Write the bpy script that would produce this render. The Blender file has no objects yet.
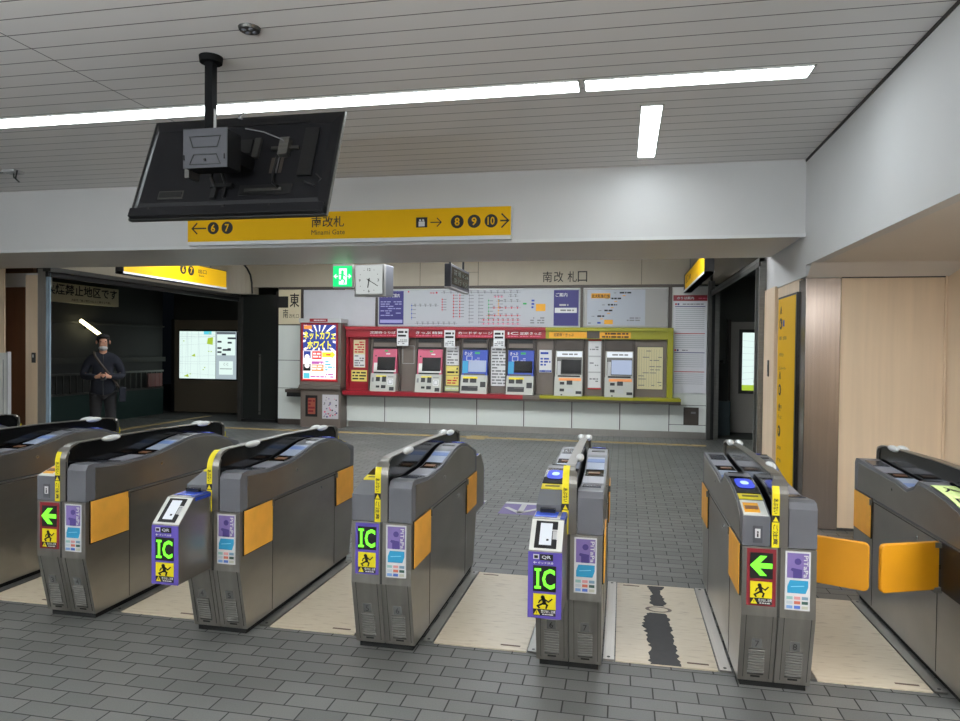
import bpy, math, random
from mathutils import Vector, Matrix
R = math.radians
sc = bpy.context.scene
col = sc.collection
random.seed(7)

# ---------------------------------------------------------------- camera, world, lights, exposure
cam = bpy.data.cameras.new('camera'); cam.sensor_width = 36; cam.lens = 26.04; cam.clip_start = .05; cam.clip_end = 200
cob = bpy.data.objects.new('camera', cam); col.objects.link(cob); sc.camera = cob
_yaw, _pit, _rol = -.202724, -.01619, .011488
F = Vector((math.sin(_yaw)*math.cos(_pit), math.cos(_yaw)*math.cos(_pit), math.sin(_pit)))
Rt = Vector((math.cos(_yaw), -math.sin(_yaw), 0)); U = Rt.cross(F)
rr = Rt*math.cos(_rol)+U*math.sin(_rol); uu = U*math.cos(_rol)-Rt*math.sin(_rol)
m = Matrix.Identity(4)
for i in range(3):
    m[i][0] = rr[i]; m[i][1] = uu[i]; m[i][2] = -F[i]
m[0][3], m[1][3], m[2][3] = 0, 0, 1.5
cob.matrix_world = m

w = bpy.data.worlds.new('night'); sc.world = w; w.use_nodes = True
w.node_tree.nodes['Background'].inputs[0].default_value = (.35, .45, .6, 1)
w.node_tree.nodes['Background'].inputs[1].default_value = .004
sc.view_settings.view_transform = 'Standard'; sc.view_settings.look = 'None'
sc.view_settings.gamma = 1; sc.view_settings.use_curve_mapping = False
sc.view_settings.exposure = 0.2
LAMP = 16.5          # radiance of the recessed ceiling tubes
FILL = 13.0          # radiance of the added fill bars
try:
    sc.cycles.max_bounces = 8; sc.cycles.diffuse_bounces = 5; sc.cycles.glossy_bounces = 4
    sc.cycles.sample_clamp_indirect = 6
except Exception: pass

# ---------------------------------------------------------------- materials
def lin(c):
    return tuple(((v/255/12.92) if v/255 <= .04045 else ((v/255+.055)/1.055)**2.4) for v in c)+(1,)
MATS = {}
def mat(name, rgb, rough=.6, metal=0, noise=0, nscale=8, stretch=None, bump=0, coat=0):
    if name in MATS: return MATS[name]
    M = bpy.data.materials.new(name); M.use_nodes = True; nt = M.node_tree; b = nt.nodes['Principled BSDF']
    b.inputs['Base Color'].default_value = lin(rgb); b.inputs['Roughness'].default_value = rough
    b.inputs['Metallic'].default_value = metal
    if coat: b.inputs['Coat Weight'].default_value = coat
    if noise or bump:
        tc = nt.nodes.new('ShaderNodeTexCoord'); mp = nt.nodes.new('ShaderNodeMapping')
        nz = nt.nodes.new('ShaderNodeTexNoise'); nz.inputs['Scale'].default_value = nscale; nz.inputs['Detail'].default_value = 5
        nt.links.new(tc.outputs['Object'], mp.inputs[0]); nt.links.new(mp.outputs[0], nz.inputs['Vector'])
        if stretch: mp.inputs['Scale'].default_value = stretch
        if noise:
            cr = nt.nodes.new('ShaderNodeValToRGB'); c = lin(rgb)
            cr.color_ramp.elements[0].position = .3; cr.color_ramp.elements[1].position = .7
            cr.color_ramp.elements[0].color = tuple(v*(1-noise) for v in c[:3])+(1,)
            cr.color_ramp.elements[1].color = tuple(min(1, v*(1+noise)) for v in c[:3])+(1,)
            nt.links.new(nz.outputs['Fac'], cr.inputs[0]); nt.links.new(cr.outputs[0], b.inputs['Base Color'])
        if bump:
            bp = nt.nodes.new('ShaderNodeBump'); bp.inputs['Strength'].default_value = bump; bp.inputs['Distance'].default_value = .01
            nt.links.new(nz.outputs['Fac'], bp.inputs['Height']); nt.links.new(bp.outputs[0], b.inputs['Normal'])
    MATS[name] = M; return M
def emis(name, rgb, s):
    if name in MATS: return MATS[name]
    M = bpy.data.materials.new(name); M.use_nodes = True; b = M.node_tree.nodes['Principled BSDF']
    b.inputs['Base Color'].default_value = (0.02, .02, .02, 1)
    b.inputs['Emission Color'].default_value = lin(rgb); b.inputs['Emission Strength'].default_value = s
    MATS[name] = M; return M

steel = mat('steel', (128, 127, 123), .36, .85, .10, 5, (1, 1, 14))
steel_side = mat('steel_side', (158, 154, 147), .30, .9, .14, 3, (6, .6, 1.2))
steel_dark = mat('steel_dark', (84, 83, 80), .42, .7, .10, 6)
steel_pier = mat('steel_pier', (172, 168, 162), .30, .9, .06, 3, (40, 1, .6))
pier_m = mat('pier_steel', (132, 122, 114), .24, .9, .08, 2, (30, 1, .5))
chrome = mat('chrome', (200, 200, 200), .18, 1)
capgrey = mat('cap_grey', (98, 99, 104), .35, .1, .03, 10)
capdark = mat('cap_dark', (78, 79, 84), .35, .1)
topgrey = mat('top_grey', (150, 150, 160), .35, .2)
railtop = mat('rail_top', (128, 124, 118), .32, .75)
black = mat('black_plastic', (14, 14, 15), .45)
blackgloss = mat('black_gloss', (9, 9, 11), .12)
rubber = mat('rubber', (10, 10, 10), .8)
orange = mat('orange_flap', (240, 172, 62), .5, 0, .08, 9)
flapy = mat('flap_yellow', (204, 138, 14), .45, 0, .05, 5)
yellow = mat('sticker_yellow', (232, 214, 20), .5)
signy = mat('sign_yellow', (230, 178, 4), .65, 0, .03, 2); signy.node_tree.nodes['Principled BSDF'].inputs['Specular IOR Level'].default_value = .2
white = mat('white_print', (214, 214, 214), .5)
offw = mat('white_plastic', (214, 214, 208), .45)
knobw = mat('knob_white', (196, 198, 196), .35)
ink = mat('ink', (22, 20, 20), .6)
greyink = mat('grey_ink', (120, 120, 122), .6)
lightgrey = mat('light_grey', (176, 176, 176), .5)
purple = mat('purple', (88, 72, 160), .5)
posterp = mat('poster_purple', (122, 104, 160), .5)
posterd = mat('poster_deep', (70, 56, 120), .5)
posterw = mat('poster_pale', (206, 198, 224), .5)
cyanp = mat('cyan_print', (46, 148, 190), .5)
darkred = mat('dark_red', (120, 24, 34), .5)
red = mat('red_print', (190, 28, 42), .45)
redw = mat('red_panel', (146, 22, 36), .4)
pink = mat('pink_print', (214, 92, 122), .45)
blue = mat('blue_print', (30, 62, 160), .45)
navy = mat('navy_board', (40, 34, 110), .45)
green = mat('green_print', (40, 160, 80), .5)
palegreen = mat('pale_green_paper', (206, 226, 150), .6)
olive = mat('olive_yellow', (150, 147, 14), .42)
amber = mat('amber_label', (226, 160, 26), .5)
taupe = mat('taupe_panel', (112, 102, 94), .4, .2, .05, 4)
taupe_d = mat('taupe_dark', (74, 66, 60), .45, .2)
palepaper = mat('cream_paper', (214, 204, 160), .6)
yellowpaper = mat('yellow_paper', (222, 206, 110), .6)
whitewall = mat('white_wall', (214, 213, 208), .55, 0, .015, 3)
beam_m = mat('beam_paint', (208, 207, 206), .6, 0, .02, 2)
soffit_m = mat('soffit', (214, 206, 198), .45, 0, .02, 2)
beige = mat('beige_band', (166, 156, 138), .5, 0, .04, 3, (1, 1, .3))
panelw = mat('white_panel', (218, 222, 216), .4)
seam = mat('seam_dark', (56, 54, 52), .7)
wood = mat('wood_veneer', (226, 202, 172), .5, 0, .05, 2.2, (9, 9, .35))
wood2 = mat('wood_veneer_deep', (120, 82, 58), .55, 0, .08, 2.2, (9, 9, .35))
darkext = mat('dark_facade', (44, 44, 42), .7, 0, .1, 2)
darkgreen = mat('dark_green', (22, 44, 40), .6)
asphalt = mat('asphalt', (60, 60, 58), .8, 0, .1, 6)
skin_m = mat('skin', (186, 136, 112), .55)
jacket_m = mat('navy_cloth', (20, 23, 34), .9, 0, .1, 20)
trouser_m = mat('charcoal_cloth', (30, 29, 31), .9, 0, .1, 20)
hair_m = mat('black_hair', (16, 14, 13), .6)
strapm = mat('brown_strap', (58, 48, 40), .7)
glassm = mat('glass_dark', (20, 22, 22), .08)
lamp_e = emis('tube_light', (240, 250, 255), LAMP)
fill_e = emis('bar_light', (240, 250, 255), FILL)
green_e = emis('led_green', (110, 255, 40), 1.6)
blue_e = emis('reader_blue', (40, 70, 235), .8)
bluew_e = emis('reader_white', (190, 220, 255), 1.1)
exit_e = emis('exit_green', (0, 205, 110), 1.5)
exitw_e = emis('exit_white', (225, 255, 235), 1.4)
map_e = emis('map_light', (212, 232, 226), 1.05)
mapg_e = emis('map_grey', (170, 186, 192), .9)
mapgreen_e = emis('map_green', (170, 200, 60), .9)
mapink_e = emis('map_ink', (40, 44, 60), .8)
ad_w = emis('ad_white', (255, 246, 246), 1.25)
ad_r = emis('ad_red', (232, 50, 48), 1.1)
ad_y = emis('ad_yellow', (255, 240, 50), 1.2)
ad_b = emis('ad_blue', (34, 60, 150), 1.0)
ad_p = emis('ad_purple', (190, 90, 180), 1.0)
ad_o = emis('ad_orange', (240, 150, 60), 1.0)
ad_c = emis('ad_cyan', (90, 200, 220), 1.0)
scr_e = emis('screen_pale', (170, 185, 215), .75)
scrw_e = emis('screen_white', (225, 232, 240), .9)
sodium = emis('warm_tube', (255, 246, 196), 5)

def floor_mat():
    M = bpy.data.materials.new('floor_tiles'); M.use_nodes = True; nt = M.node_tree; b = nt.nodes['Principled BSDF']
    tc = nt.nodes.new('ShaderNodeTexCoord'); mp = nt.nodes.new('ShaderNodeMapping')
    mp.inputs['Location'].default_value = (.04, .037, 0)
    br = nt.nodes.new('ShaderNodeTexBrick'); br.inputs['Scale'].default_value = 1
    br.inputs['Brick Width'].default_value = .19; br.inputs['Row Height'].default_value = .1
    br.inputs['Mortar Size'].default_value = .0035; br.inputs['Mortar Smooth'].default_value = .2; br.inputs['Bias'].default_value = 0
    br.inputs['Color1'].default_value = lin((100, 101, 98)); br.inputs['Color2'].default_value = lin((83, 84, 82))
    br.inputs['Mortar'].default_value = lin((30, 30, 29))
    nt.links.new(tc.outputs['Object'], mp.inputs[0]); nt.links.new(mp.outputs[0], br.inputs['Vector'])
    nz = nt.nodes.new('ShaderNodeTexNoise'); nz.inputs['Scale'].default_value = 160; nz.inputs['Detail'].default_value = 2
    n2 = nt.nodes.new('ShaderNodeTexNoise'); n2.inputs['Scale'].default_value = 1.3; n2.inputs['Detail'].default_value = 3
    for n in (nz, n2): nt.links.new(tc.outputs['Object'], n.inputs['Vector'])
    ad = nt.nodes.new('ShaderNodeMath'); ad.operation = 'ADD'; nt.links.new(nz.outputs['Fac'], ad.inputs[0]); nt.links.new(n2.outputs['Fac'], ad.inputs[1])
    mr = nt.nodes.new('ShaderNodeMapRange'); mr.inputs[1].default_value = .6; mr.inputs[2].default_value = 1.4; mr.inputs[3].default_value = .78; mr.inputs[4].default_value = 1.2
    nt.links.new(ad.outputs[0], mr.inputs[0])
    mx = nt.nodes.new('ShaderNodeVectorMath'); mx.operation = 'SCALE'
    nt.links.new(br.outputs['Color'], mx.inputs[0]); nt.links.new(mr.outputs[0], mx.inputs['Scale']); nt.links.new(mx.outputs[0], b.inputs['Base Color'])
    r2 = nt.nodes.new('ShaderNodeMapRange'); r2.inputs[3].default_value = .44; r2.inputs[4].default_value = .7
    nt.links.new(br.outputs['Fac'], r2.inputs[0]); nt.links.new(r2.outputs[0], b.inputs['Roughness'])
    bp = nt.nodes.new('ShaderNodeBump'); bp.inputs['Strength'].default_value = .5; bp.inputs['Distance'].default_value = .004; bp.invert = True
    nt.links.new(br.outputs['Fac'], bp.inputs['Height'])
    b2 = nt.nodes.new('ShaderNodeBump'); b2.inputs['Strength'].default_value = .12; b2.inputs['Distance'].default_value = .003
    nt.links.new(nz.outputs['Fac'], b2.inputs['Height']); nt.links.new(bp.outputs[0], b2.inputs['Normal']); nt.links.new(b2.outputs[0], b.inputs['Normal'])
    return M
def ceil_mat():
    M = bpy.data.materials.new('ceiling_strips'); M.use_nodes = True; nt = M.node_tree; b = nt.nodes['Principled BSDF']
    b.inputs['Roughness'].default_value = .5
    tc = nt.nodes.new('ShaderNodeTexCoord'); sp = nt.nodes.new('ShaderNodeSeparateXYZ'); nt.links.new(tc.outputs['Object'], sp.inputs[0])
    def mth(op, a, bb=None):
        n = nt.nodes.new('ShaderNodeMath'); n.operation = op
        for i, v in enumerate((a, bb)):
            if v is None: continue
            if isinstance(v, (int, float)): n.inputs[i].default_value = v
            else: nt.links.new(v, n.inputs[i])
        return n.outputs[0]
    fy = mth('FRACT', mth('MULTIPLY', mth('ADD', sp.outputs[1], 20.026), 1/.16))
    line = mth('LESS_THAN', fy, .05)
    lx = mth('LESS_THAN', mth('ABSOLUTE', mth('ADD', sp.outputs[0], 3.28)), .004)
    a = mth('MAXIMUM', line, lx)
    mix = nt.nodes.new('ShaderNodeMix'); mix.data_type = 'RGBA'
    nt.links.new(a, mix.inputs['Factor']); mix.inputs[6].default_value = lin((224, 220, 217)); mix.inputs[7].default_value = lin((96, 90, 87))
    nt.links.new(mix.outputs[2], b.inputs['Base Color'])
    return M
def stone_mat():
    M = bpy.data.materials.new('cream_plate'); M.use_nodes = True; nt = M.node_tree; b = nt.nodes['Principled BSDF']; b.inputs['Roughness'].default_value = .35
    tc = nt.nodes.new('ShaderNodeTexCoord'); mp = nt.nodes.new('ShaderNodeMapping'); mp.inputs['Scale'].default_value = (5, 24, 1)
    nz = nt.nodes.new('ShaderNodeTexNoise'); nz.inputs['Scale'].default_value = 2.2; nz.inputs['Detail'].default_value = 6
    nt.links.new(tc.outputs['Object'], mp.inputs[0]); nt.links.new(mp.outputs[0], nz.inputs['Vector'])
    cr = nt.nodes.new('ShaderNodeValToRGB'); e = cr.color_ramp.elements
    e[0].position = .3; e[0].color = lin((178, 162, 140)); e[1].position = .42; e[1].color = lin((204, 190, 166))
    x = e.new(.75); x.color = lin((210, 198, 176))
    nt.links.new(nz.outputs['Fac'], cr.inputs[0]); nt.links.new(cr.outputs[0], b.inputs['Base Color'])
    return M
floor_m, ceil_m, stone = floor_mat(), ceil_mat(), stone_mat()

# ---------------------------------------------------------------- mesh helpers
TEXTS = {}
def text_mesh(s, bold=0):
    k = (s, bold)
    if k in TEXTS: return TEXTS[k]
    cu = bpy.data.curves.new('t', 'FONT'); cu.body = s; cu.size = 1; cu.offset = bold; cu.resolution_u = 2
    ob = bpy.data.objects.new('t', cu); col.objects.link(ob)
    dg = bpy.context.evaluated_depsgraph_get(); me = bpy.data.meshes.new_from_object(ob.evaluated_get(dg))
    v = [(p.co.x, p.co.y) for p in me.vertices]; f = [tuple(p.vertices) for p in me.polygons]
    bpy.data.objects.remove(ob); bpy.data.curves.remove(cu); bpy.data.meshes.remove(me)
    TEXTS[k] = (v, f); return TEXTS[k]

class MB:
    def __init__(s): s.v = []; s.f = []; s.m = []; s.mats = []; s.sm = []
    def mi(s, m):
        if m not in s.mats: s.mats.append(m)
        return s.mats.index(m)
    def add(s, vs, fs, m, smooth=False):
        o = len(s.v); s.v += [tuple(p) for p in vs]; k = s.mi(m)
        for f in fs: s.f.append(tuple(i+o for i in f)); s.m.append(k); s.sm.append(smooth)
        return s
    def box(s, x0, x1, y0, y1, z0, z1, m):
        v = [(x, y, z) for z in (z0, z1) for y in (y0, y1) for x in (x0, x1)]
        return s.add(v, [(0, 2, 3, 1), (4, 5, 7, 6), (0, 1, 5, 4), (2, 6, 7, 3), (0, 4, 6, 2), (1, 3, 7, 5)], m)
    def prism(s, pts, ax, a, b, m):
        """polygon pts in the plane across axis ax, extruded a..b"""
        n = len(pts)
        def P(p, t): return (t, p[0], p[1]) if ax == 0 else ((p[0], t, p[1]) if ax == 1 else (p[0], p[1], t))
        v = [P(p, a) for p in pts]+[P(p, b) for p in pts]
        area = sum(pts[i][0]*pts[(i+1) % n][1]-pts[(i+1) % n][0]*pts[i][1] for i in range(n))
        if (area < 0) ^ (ax == 1): 
            f = [tuple(range(n)), tuple(range(2*n-1, n-1, -1))]+[(i, i+n, (i+1) % n+n, (i+1) % n) for i in range(n)]
        else:
            f = [tuple(range(n-1, -1, -1)), tuple(range(n, 2*n))]+[(i, (i+1) % n, (i+1) % n+n, i+n) for i in range(n)]
        return s.add(v, f, m)
    def tube(s, pts, r, m, n=10, cap=True):
        pts = [Vector(p) for p in pts]; rs = r if isinstance(r, (list, tuple)) else [r]*len(pts)
        vs = []; fs = []
        for i, p in enumerate(pts):
            t = (pts[min(i+1, len(pts)-1)]-pts[max(i-1, 0)]).normalized()
            a = t.cross(Vector((0, 0, 1)));
            if a.length < .05: a = t.cross(Vector((0, 1, 0)))
            a.normalize(); b = t.cross(a)
            for k in range(n):
                q = 2*math.pi*k/n; vs.append(p+(a*math.cos(q)+b*math.sin(q))*rs[i])
        for i in range(len(pts)-1):
            for k in range(n): fs.append((i*n+k, i*n+(k+1) % n, (i+1)*n+(k+1) % n, (i+1)*n+k))
        s.add(vs, fs, m, True)
        if cap:
            s.add(vs[:n], [tuple(range(n-1, -1, -1))], m); s.add(vs[-n:], [tuple(range(n))], m)
        return s
    def ball(s, c, rx, ry, rz, m, nu=16, nv=10):
        vs = []; fs = []
        for j in range(nv+1):
            t = math.pi*j/nv
            for i in range(nu):
                p = 2*math.pi*i/nu; vs.append((c[0]+rx*math.sin(t)*math.cos(p), c[1]+ry*math.sin(t)*math.sin(p), c[2]+rz*math.cos(t)))
        for j in range(nv):
            for i in range(nu): fs.append((j*nu+i, (j+1)*nu+i, (j+1)*nu+(i+1) % nu, j*nu+(i+1) % nu))
        return s.add(vs, fs, m, True)
    def build(s, name, parent=None, loc=None, bevel=0, rz=0):
        me = bpy.data.meshes.new(name); me.from_pydata(s.v, [], s.f)
        for mm in s.mats: me.materials.append(mm)
        me.polygons.foreach_set('material_index', s.m); me.polygons.foreach_set('use_smooth', s.sm); me.update()
        o = bpy.data.objects.new(name, me); col.objects.link(o)
        if loc: o.location = loc
        if rz: o.rotation_euler.z = rz
        if parent: o.parent = parent
        if bevel:
            bv = o.modifiers.new('b', 'BEVEL'); bv.width = bevel; bv.segments = 2; bv.limit_method = 'ANGLE'; bv.angle_limit = R(30)
        return o

class Face:
    """flat print on a surface: o origin, u right, v up (as read), lifted along n"""
    def __init__(s, mb, o, u, v, thick=.0008):
        s.mb = mb; s.o = Vector(o); s.u = Vector(u).normalized(); s.v = Vector(v).normalized(); s.n = s.u.cross(s.v); s.t = thick
    def P(s, a, b, l): return s.o+s.u*a+s.v*b+s.n*(l*s.t)
    def poly(s, pts, m, l=1):
        ar = sum(pts[i][0]*pts[(i+1) % len(pts)][1]-pts[(i+1) % len(pts)][0]*pts[i][1] for i in range(len(pts)))
        if ar < 0: pts = pts[::-1]
        n = len(pts); top = [s.P(a, b, l) for a, b in pts]; bot = [s.P(a, b, 0) for a, b in pts]
        s.mb.add(top+bot, [tuple(range(n))]+[(i, i+n, (i+1) % n+n, (i+1) % n) for i in range(n)], m)
    def rect(s, a0, b0, a1, b1, m, l=1): s.poly([(a0, b0), (a1, b0), (a1, b1), (a0, b1)], m, l)
    def disc(s, a, b, r, m, l=1, n=24, ry=None): s.poly([(a+r*math.cos(2*math.pi*i/n), b+(ry or r)*math.sin(2*math.pi*i/n)) for i in range(n)], m, l)
    def line(s, pts, w, m, l=1):
        for (a, b), (c, d) in zip(pts, pts[1:]):
            dx, dy = c-a, d-b; L = math.hypot(dx, dy) or 1; nx, ny = -dy/L*w/2, dx/L*w/2; ex, ey = dx/L*w/2, dy/L*w/2
            s.poly([(a-ex+nx, b-ey+ny), (a-ex-nx, b-ey-ny), (c+ex-nx, d+ey-ny), (c+ex+nx, d+ey+ny)], m, l)
    def arrow(s, a0, a1, b, h, w, m, l=1):
        k = -1 if a1 > a0 else 1; s.line([(a0, b), (a1, b)], w, m, l); s.line([(a1+k*h/2, b+h/2), (a1, b), (a1+k*h/2, b-h/2)], w, m, l)
    def text(s, t, a0, b0, a1, b1, m, l=1, bold=0.01, rot=False):
        v, f = text_mesh(t, bold)
        if not v: return
        x0 = min(p[0] for p in v); x1 = max(p[0] for p in v); y0 = min(p[1] for p in v); y1 = max(p[1] for p in v)
        def q(p):
            X = (p[0]-x0)/(x1-x0); Y = (p[1]-y0)/(y1-y0)
            if rot: X, Y = Y, 1-X          # reads downwards
            return s.P(a0+(a1-a0)*X, b0+(b1-b0)*Y, l)
        s.mb.add([q(p) for p in v], f, m)
    def marks(s, a0, b0, a1, b1, rows, m, l=2, dens=.8, seed=1, gap=.45):
        rnd = random.Random(seed); rh = (b1-b0)/rows
        for r in range(rows):
            y = b1-(r+.5)*rh; x = a0; hh = rh*(1-gap)/2
            while x < a1-rh*.3:
                wd = rnd.uniform(.6, 2.4)*rh
                if rnd.random() < dens: s.rect(x, y-hh, min(x+wd, a1), y+hh, m, l)
                x += wd+rh*.35

def tag(o, label=None, cat=None, group=None, kind=None):
    if label: o['label'] = label
    if cat: o['category'] = cat
    if group: o['group'] = group
    if kind: o['kind'] = kind
    return o
def empty(name, loc, rz=0):
    o = bpy.data.objects.new(name, None); col.objects.link(o); o.location = loc; o.rotation_euler = (0, 0, rz); o.empty_display_size = .1; return o
def struct(name, mb, **k): return tag(mb.build(name, **k), kind='structure')
def B(x0, x1, y0, y1, z0, z1, m): return MB().box(x0, x1, y0, y1, z0, z1, m)
XU, ZU = (1, 0, 0), (0, 0, 1)

# ---------------------------------------------------------------- the setting
struct('floor', B(-22, 8, -6, 24, -.2, 0, floor_m))
CZ = 3.16
def ceiling_with_holes(name, x0, x1, y0, y1, holes, m):
    xs = sorted({x0, x1, *[h[0] for h in holes], *[h[1] for h in holes]}); ys = sorted({y0, y1, *[h[2] for h in holes], *[h[3] for h in holes]})
    b = MB()
    for i in range(len(xs)-1):
        for j in range(len(ys)-1):
            cx = (xs[i]+xs[i+1])/2; cy = (ys[j]+ys[j+1])/2
            if any(h[0] < cx < h[1] and h[2] < cy < h[3] for h in holes): continue
            b.add([(xs[i], ys[j], CZ), (xs[i+1], ys[j], CZ), (xs[i+1], ys[j+1], CZ), (xs[i], ys[j+1], CZ)], [(0, 3, 2, 1)], m)
    b.box(x0, x1, y0, y1, CZ+.12, CZ+.16, m)
    return struct(name, b)
LIGHTS = [(-6.4, -.285, 4.32, 4.52), (-.265, 1.07, 4.32, 4.52), (.09, .25, 4.84, 6.13)]
HALL_FILL = [(-6.6, -3.8, 9.3, 9.5), (-3.4, -.6, 9.3, 9.5), (-.2, 1.0, 9.3, 9.5), (-6.2, -3.6, 11.2, 11.35), (-3.2, -.4, 11.2, 11.35)]
ceiling_with_holes('ceiling', -13, 1.52, -6, 6.42, LIGHTS, ceil_m)
ceiling_with_holes('ceiling', -7.6, 1.52, 7.85, 12.6, HALL_FILL, ceil_m)
struct('wall_front', B(-13, 1.52, 6.42, 7.85, 2.51, CZ+.16, beam_m).add([(-13, 6.43, 2.508), (1.51, 6.43, 2.508), (1.51, 7.84, 2.508), (-13, 7.84, 2.508)], [(0, 3, 2, 1)], soffit_m))
struct('trim_1', B(-13, 1.52, 6.408, 6.42, 2.495, 2.525, white))
# right hand side: white upper wall, its soffit, pier, wood panels
b = MB().box(1.52, 1.6, -6, 6.37, 2.25, CZ+.16, beam_m).box(1.52, 1.6, 6.37, 8.04, 2.155, CZ+.16, beam_m)
struct('wall_right', b)
struct('trim_2', B(1.512, 1.52, -6, 6.42, CZ-.02, CZ, seam))
b = MB().box(1.6, 3.6, -6, 6.2, 2.25, 2.3, soffit_m)
b.add([(1.525, 6.2, 2.25), (3.6, 6.2, 2.25), (3.6, 6.36, 2.14), (1.525, 6.36, 2.14)], [(0, 3, 2, 1)], soffit_m)
struct('ceiling', b)
struct('trim_3', B(1.8, 2.6, 6.355, 6.37, 2.135, 2.155, seam))
b = MB().box(1.8, 2.62, 6.37, 6.45, 0, 2.17, wood)
b.add([(2.6, 6.37, 0), (3.4, 5.2, 0), (3.4, 5.2, 2.3), (2.6, 6.37, 2.3)], [(0, 1, 2, 3)], wood).box(2.585, 2.6, 6.352, 6.37, 0, 2.3, wood)
struct('wall_back', b)
struct('baseboard_back', B(1.8, 2.6, 6.36, 6.37, 0, .02, seam))
struct('wall_right', B(3.4, 3.5, -6, 5.2, 0, 2.3, wood))
tag(B(1.52, 1.80, 6.36, 6.6, 0, 2.14, pier_m).build('steel_pier', bevel=.006), 'tall brushed stainless steel pier cladding beside the wood wall', 'pier', kind='structure')
b = MB().box(1.53, 1.6, 6.6, 7.5, 0, 2.17, wood); struct('wall_right', b)
b = MB().box(1.50, 1.6, 7.5, 8.02, 0, 2.17, wood); struct('trim_4', b)
tag(MB().box(1.492, 1.5, 7.72, 7.78, 1.25, 1.42, steel_dark).box(1.489, 1.492, 7.74, 7.76, 1.3, 1.37, black).build('shutter_switch'), 'small grey switch plate on the narrow wood strip left of the vertical yellow sign', 'switch')
# upper back wall
YW = 12.45
b = MB().box(-6.56, 1.44, YW, YW+.15, 0, 2.62, panelw)
struct('wall_back', b)
b = MB(); b.box(-7.08, 1.44, YW-.05, YW+.15, 2.66, CZ+.16, beige)
for x in (-3.7, -2.87, -2.6, 0.3): b.box(x-.004, x+.004, YW-.052, YW-.05, 2.66, CZ, seam)
b.box(-2.87, -2.6, YW-.052, YW-.05, 2.9, 2.905, seam)
fc = Face(b, (0, YW-.052, 0), XU, ZU, .002)
for ch, a in zip('南改札口', (-1.42, -1.22, -.98, -.80)): fc.text(ch, a, 2.71, a+.165, 2.90, ink, 1, .005)
struct('wall_back', b)
# curved beige corner turning to the left wall
pts = []
for i in range(9):
    t = math.pi/2*i/8; pts.append((-7.08-.42*math.sin(t), YW-.05-.42*(1-math.cos(t))))
out = [(p[0], p[1]) for p in pts]; out += [(-7.5, 8.0), (-7.65, 8.0), (-7.65, YW+.15), (-7.08, YW+.15)]
struct('wall_left', MB().prism(out, 2, 2.53, CZ+.16, beige))
struct('trim_5', MB().tube([(-7.10, YW-.055, 2.53), (-7.11, YW-.055, 2.75), (-7.14, YW-.058, 2.9), (-7.20, YW-.07, 3.02), (-7.30, YW-.12, CZ)], .020, black, 6))
struct('trim_6', B(-6.56, 1.2, YW-.03, YW, 2.61, 2.66, taupe_d))
# lower panels, base
b = MB(); xs = [-5.24, -4.377, -3.498, -2.607, -1.738, -.876, -.037, .80]
for a, c in zip(xs, xs[1:]): b.box(a+.008, c-.008, YW-.02, YW, .115, .6, panelw)
b.box(-5.24, .8, YW-.012, YW, .11, .6, seam); struct('wall_back', b)
struct('baseboard_back', B(-5.1, 1.44, YW-.025, YW, 0, .115, steel_pier))
b = MB(); b.box(-6.56, -5.2, YW-.006, YW, .11, 2.62, seam)
for z0, z1 in ((.11, .70), (.71, 1.24), (1.25, 1.92)): b.box(-6.56, -5.2, YW-.015, YW, z0, z1, panelw)
b.box(-6.56, -5.24, YW-.02, YW, 0, .11, taupe_d)
struct('wall_back', b)
b = MB(); b.box(.8, 1.44, YW-.006, YW, .11, .78, seam)
for z0, z1 in ((.11, .23), (.24, .57), (.58, .78)): b.box(.805, 1.43, YW-.02, YW, z0, z1, panelw)
b.box(.80, 1.43, YW-.015, YW, .78, 2.62, whitewall); struct('wall_back', b)
struct('floor', B(-22, 8, 12.6, 24, 0, .002, asphalt))

# right opening: frame posts, header track, upper dark glass
struct('door_1', MB().box(1.45, 1.52, 8.04, 8.1, 0, CZ, steel).box(1.44, 1.47, 8.2, 8.23, 0, 2.5, steel))
b = MB().box(1.41, 1.47, 12.32, 12.45, 0, 2.7, steel_dark).box(1.48, 1.62, 12.5, 12.56, 0, 3.1, steel).box(1.47, 1.53, 12.4, 12.5, 0, 3.1, black); struct('door_1', b)
b = MB().box(1.45, 1.50, 8.04, 12.4, 2.49, 2.54, steel).box(1.44, 1.46, 8.04, 12.4, 2.44, 2.49, steel_dark).box(1.46, 1.5, 8.04, 12.4, 2.54, 3.3, glassm)
struct('trim_7', b)
# left opening
struct('trim_8', MB().box(-7.58, -7.46, 7.9, 12.6, 2.47, 2.53, steel_dark).box(-7.54, -7.50, 7.9, 12.6, 2.40, 2.47, black))
struct('door_2', MB().box(-7.69, -7.56, 7.93, 7.96, 0, 2.51, steel_pier).box(-7.56, -7.50, 7.93, 7.95, 0, 2.45, mat('pale_edge', (176, 200, 220), .25, .5)))
b = MB().box(-7.90, -7.70, 7.95, 8.0, 0, 2.43, wood); struct('trim_9', b)
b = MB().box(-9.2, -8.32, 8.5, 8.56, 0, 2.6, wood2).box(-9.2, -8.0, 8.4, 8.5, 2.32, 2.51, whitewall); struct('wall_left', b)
struct('wall_left', B(-13, -8.19, 7.9, 7.92, 0, 2.52, wood))
struct('wall_left', B(-13.1, -13, -6, 8, 0, 3.3, beam_m)); struct('wall_rear', B(-13, 3.5, -6.1, -6, 0, 3.3, beam_m))
b = MB().box(-7.8, -7.74, 7.943, 7.95, 1.25, 1.385, steel_dark).box(-7.785, -7.765, 7.94, 7.943, 1.32, 1.36, offw)
tag(b.build('card_reader'), 'small grey wall switch on the light wood post by the left opening', 'switch')
b = MB().box(-8.6, -7.675, 7.46, 7.49, .02, 1.385, offw).box(-7.69, -7.67, 7.45, 7.5, 0, 1.4, lightgrey)
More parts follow.
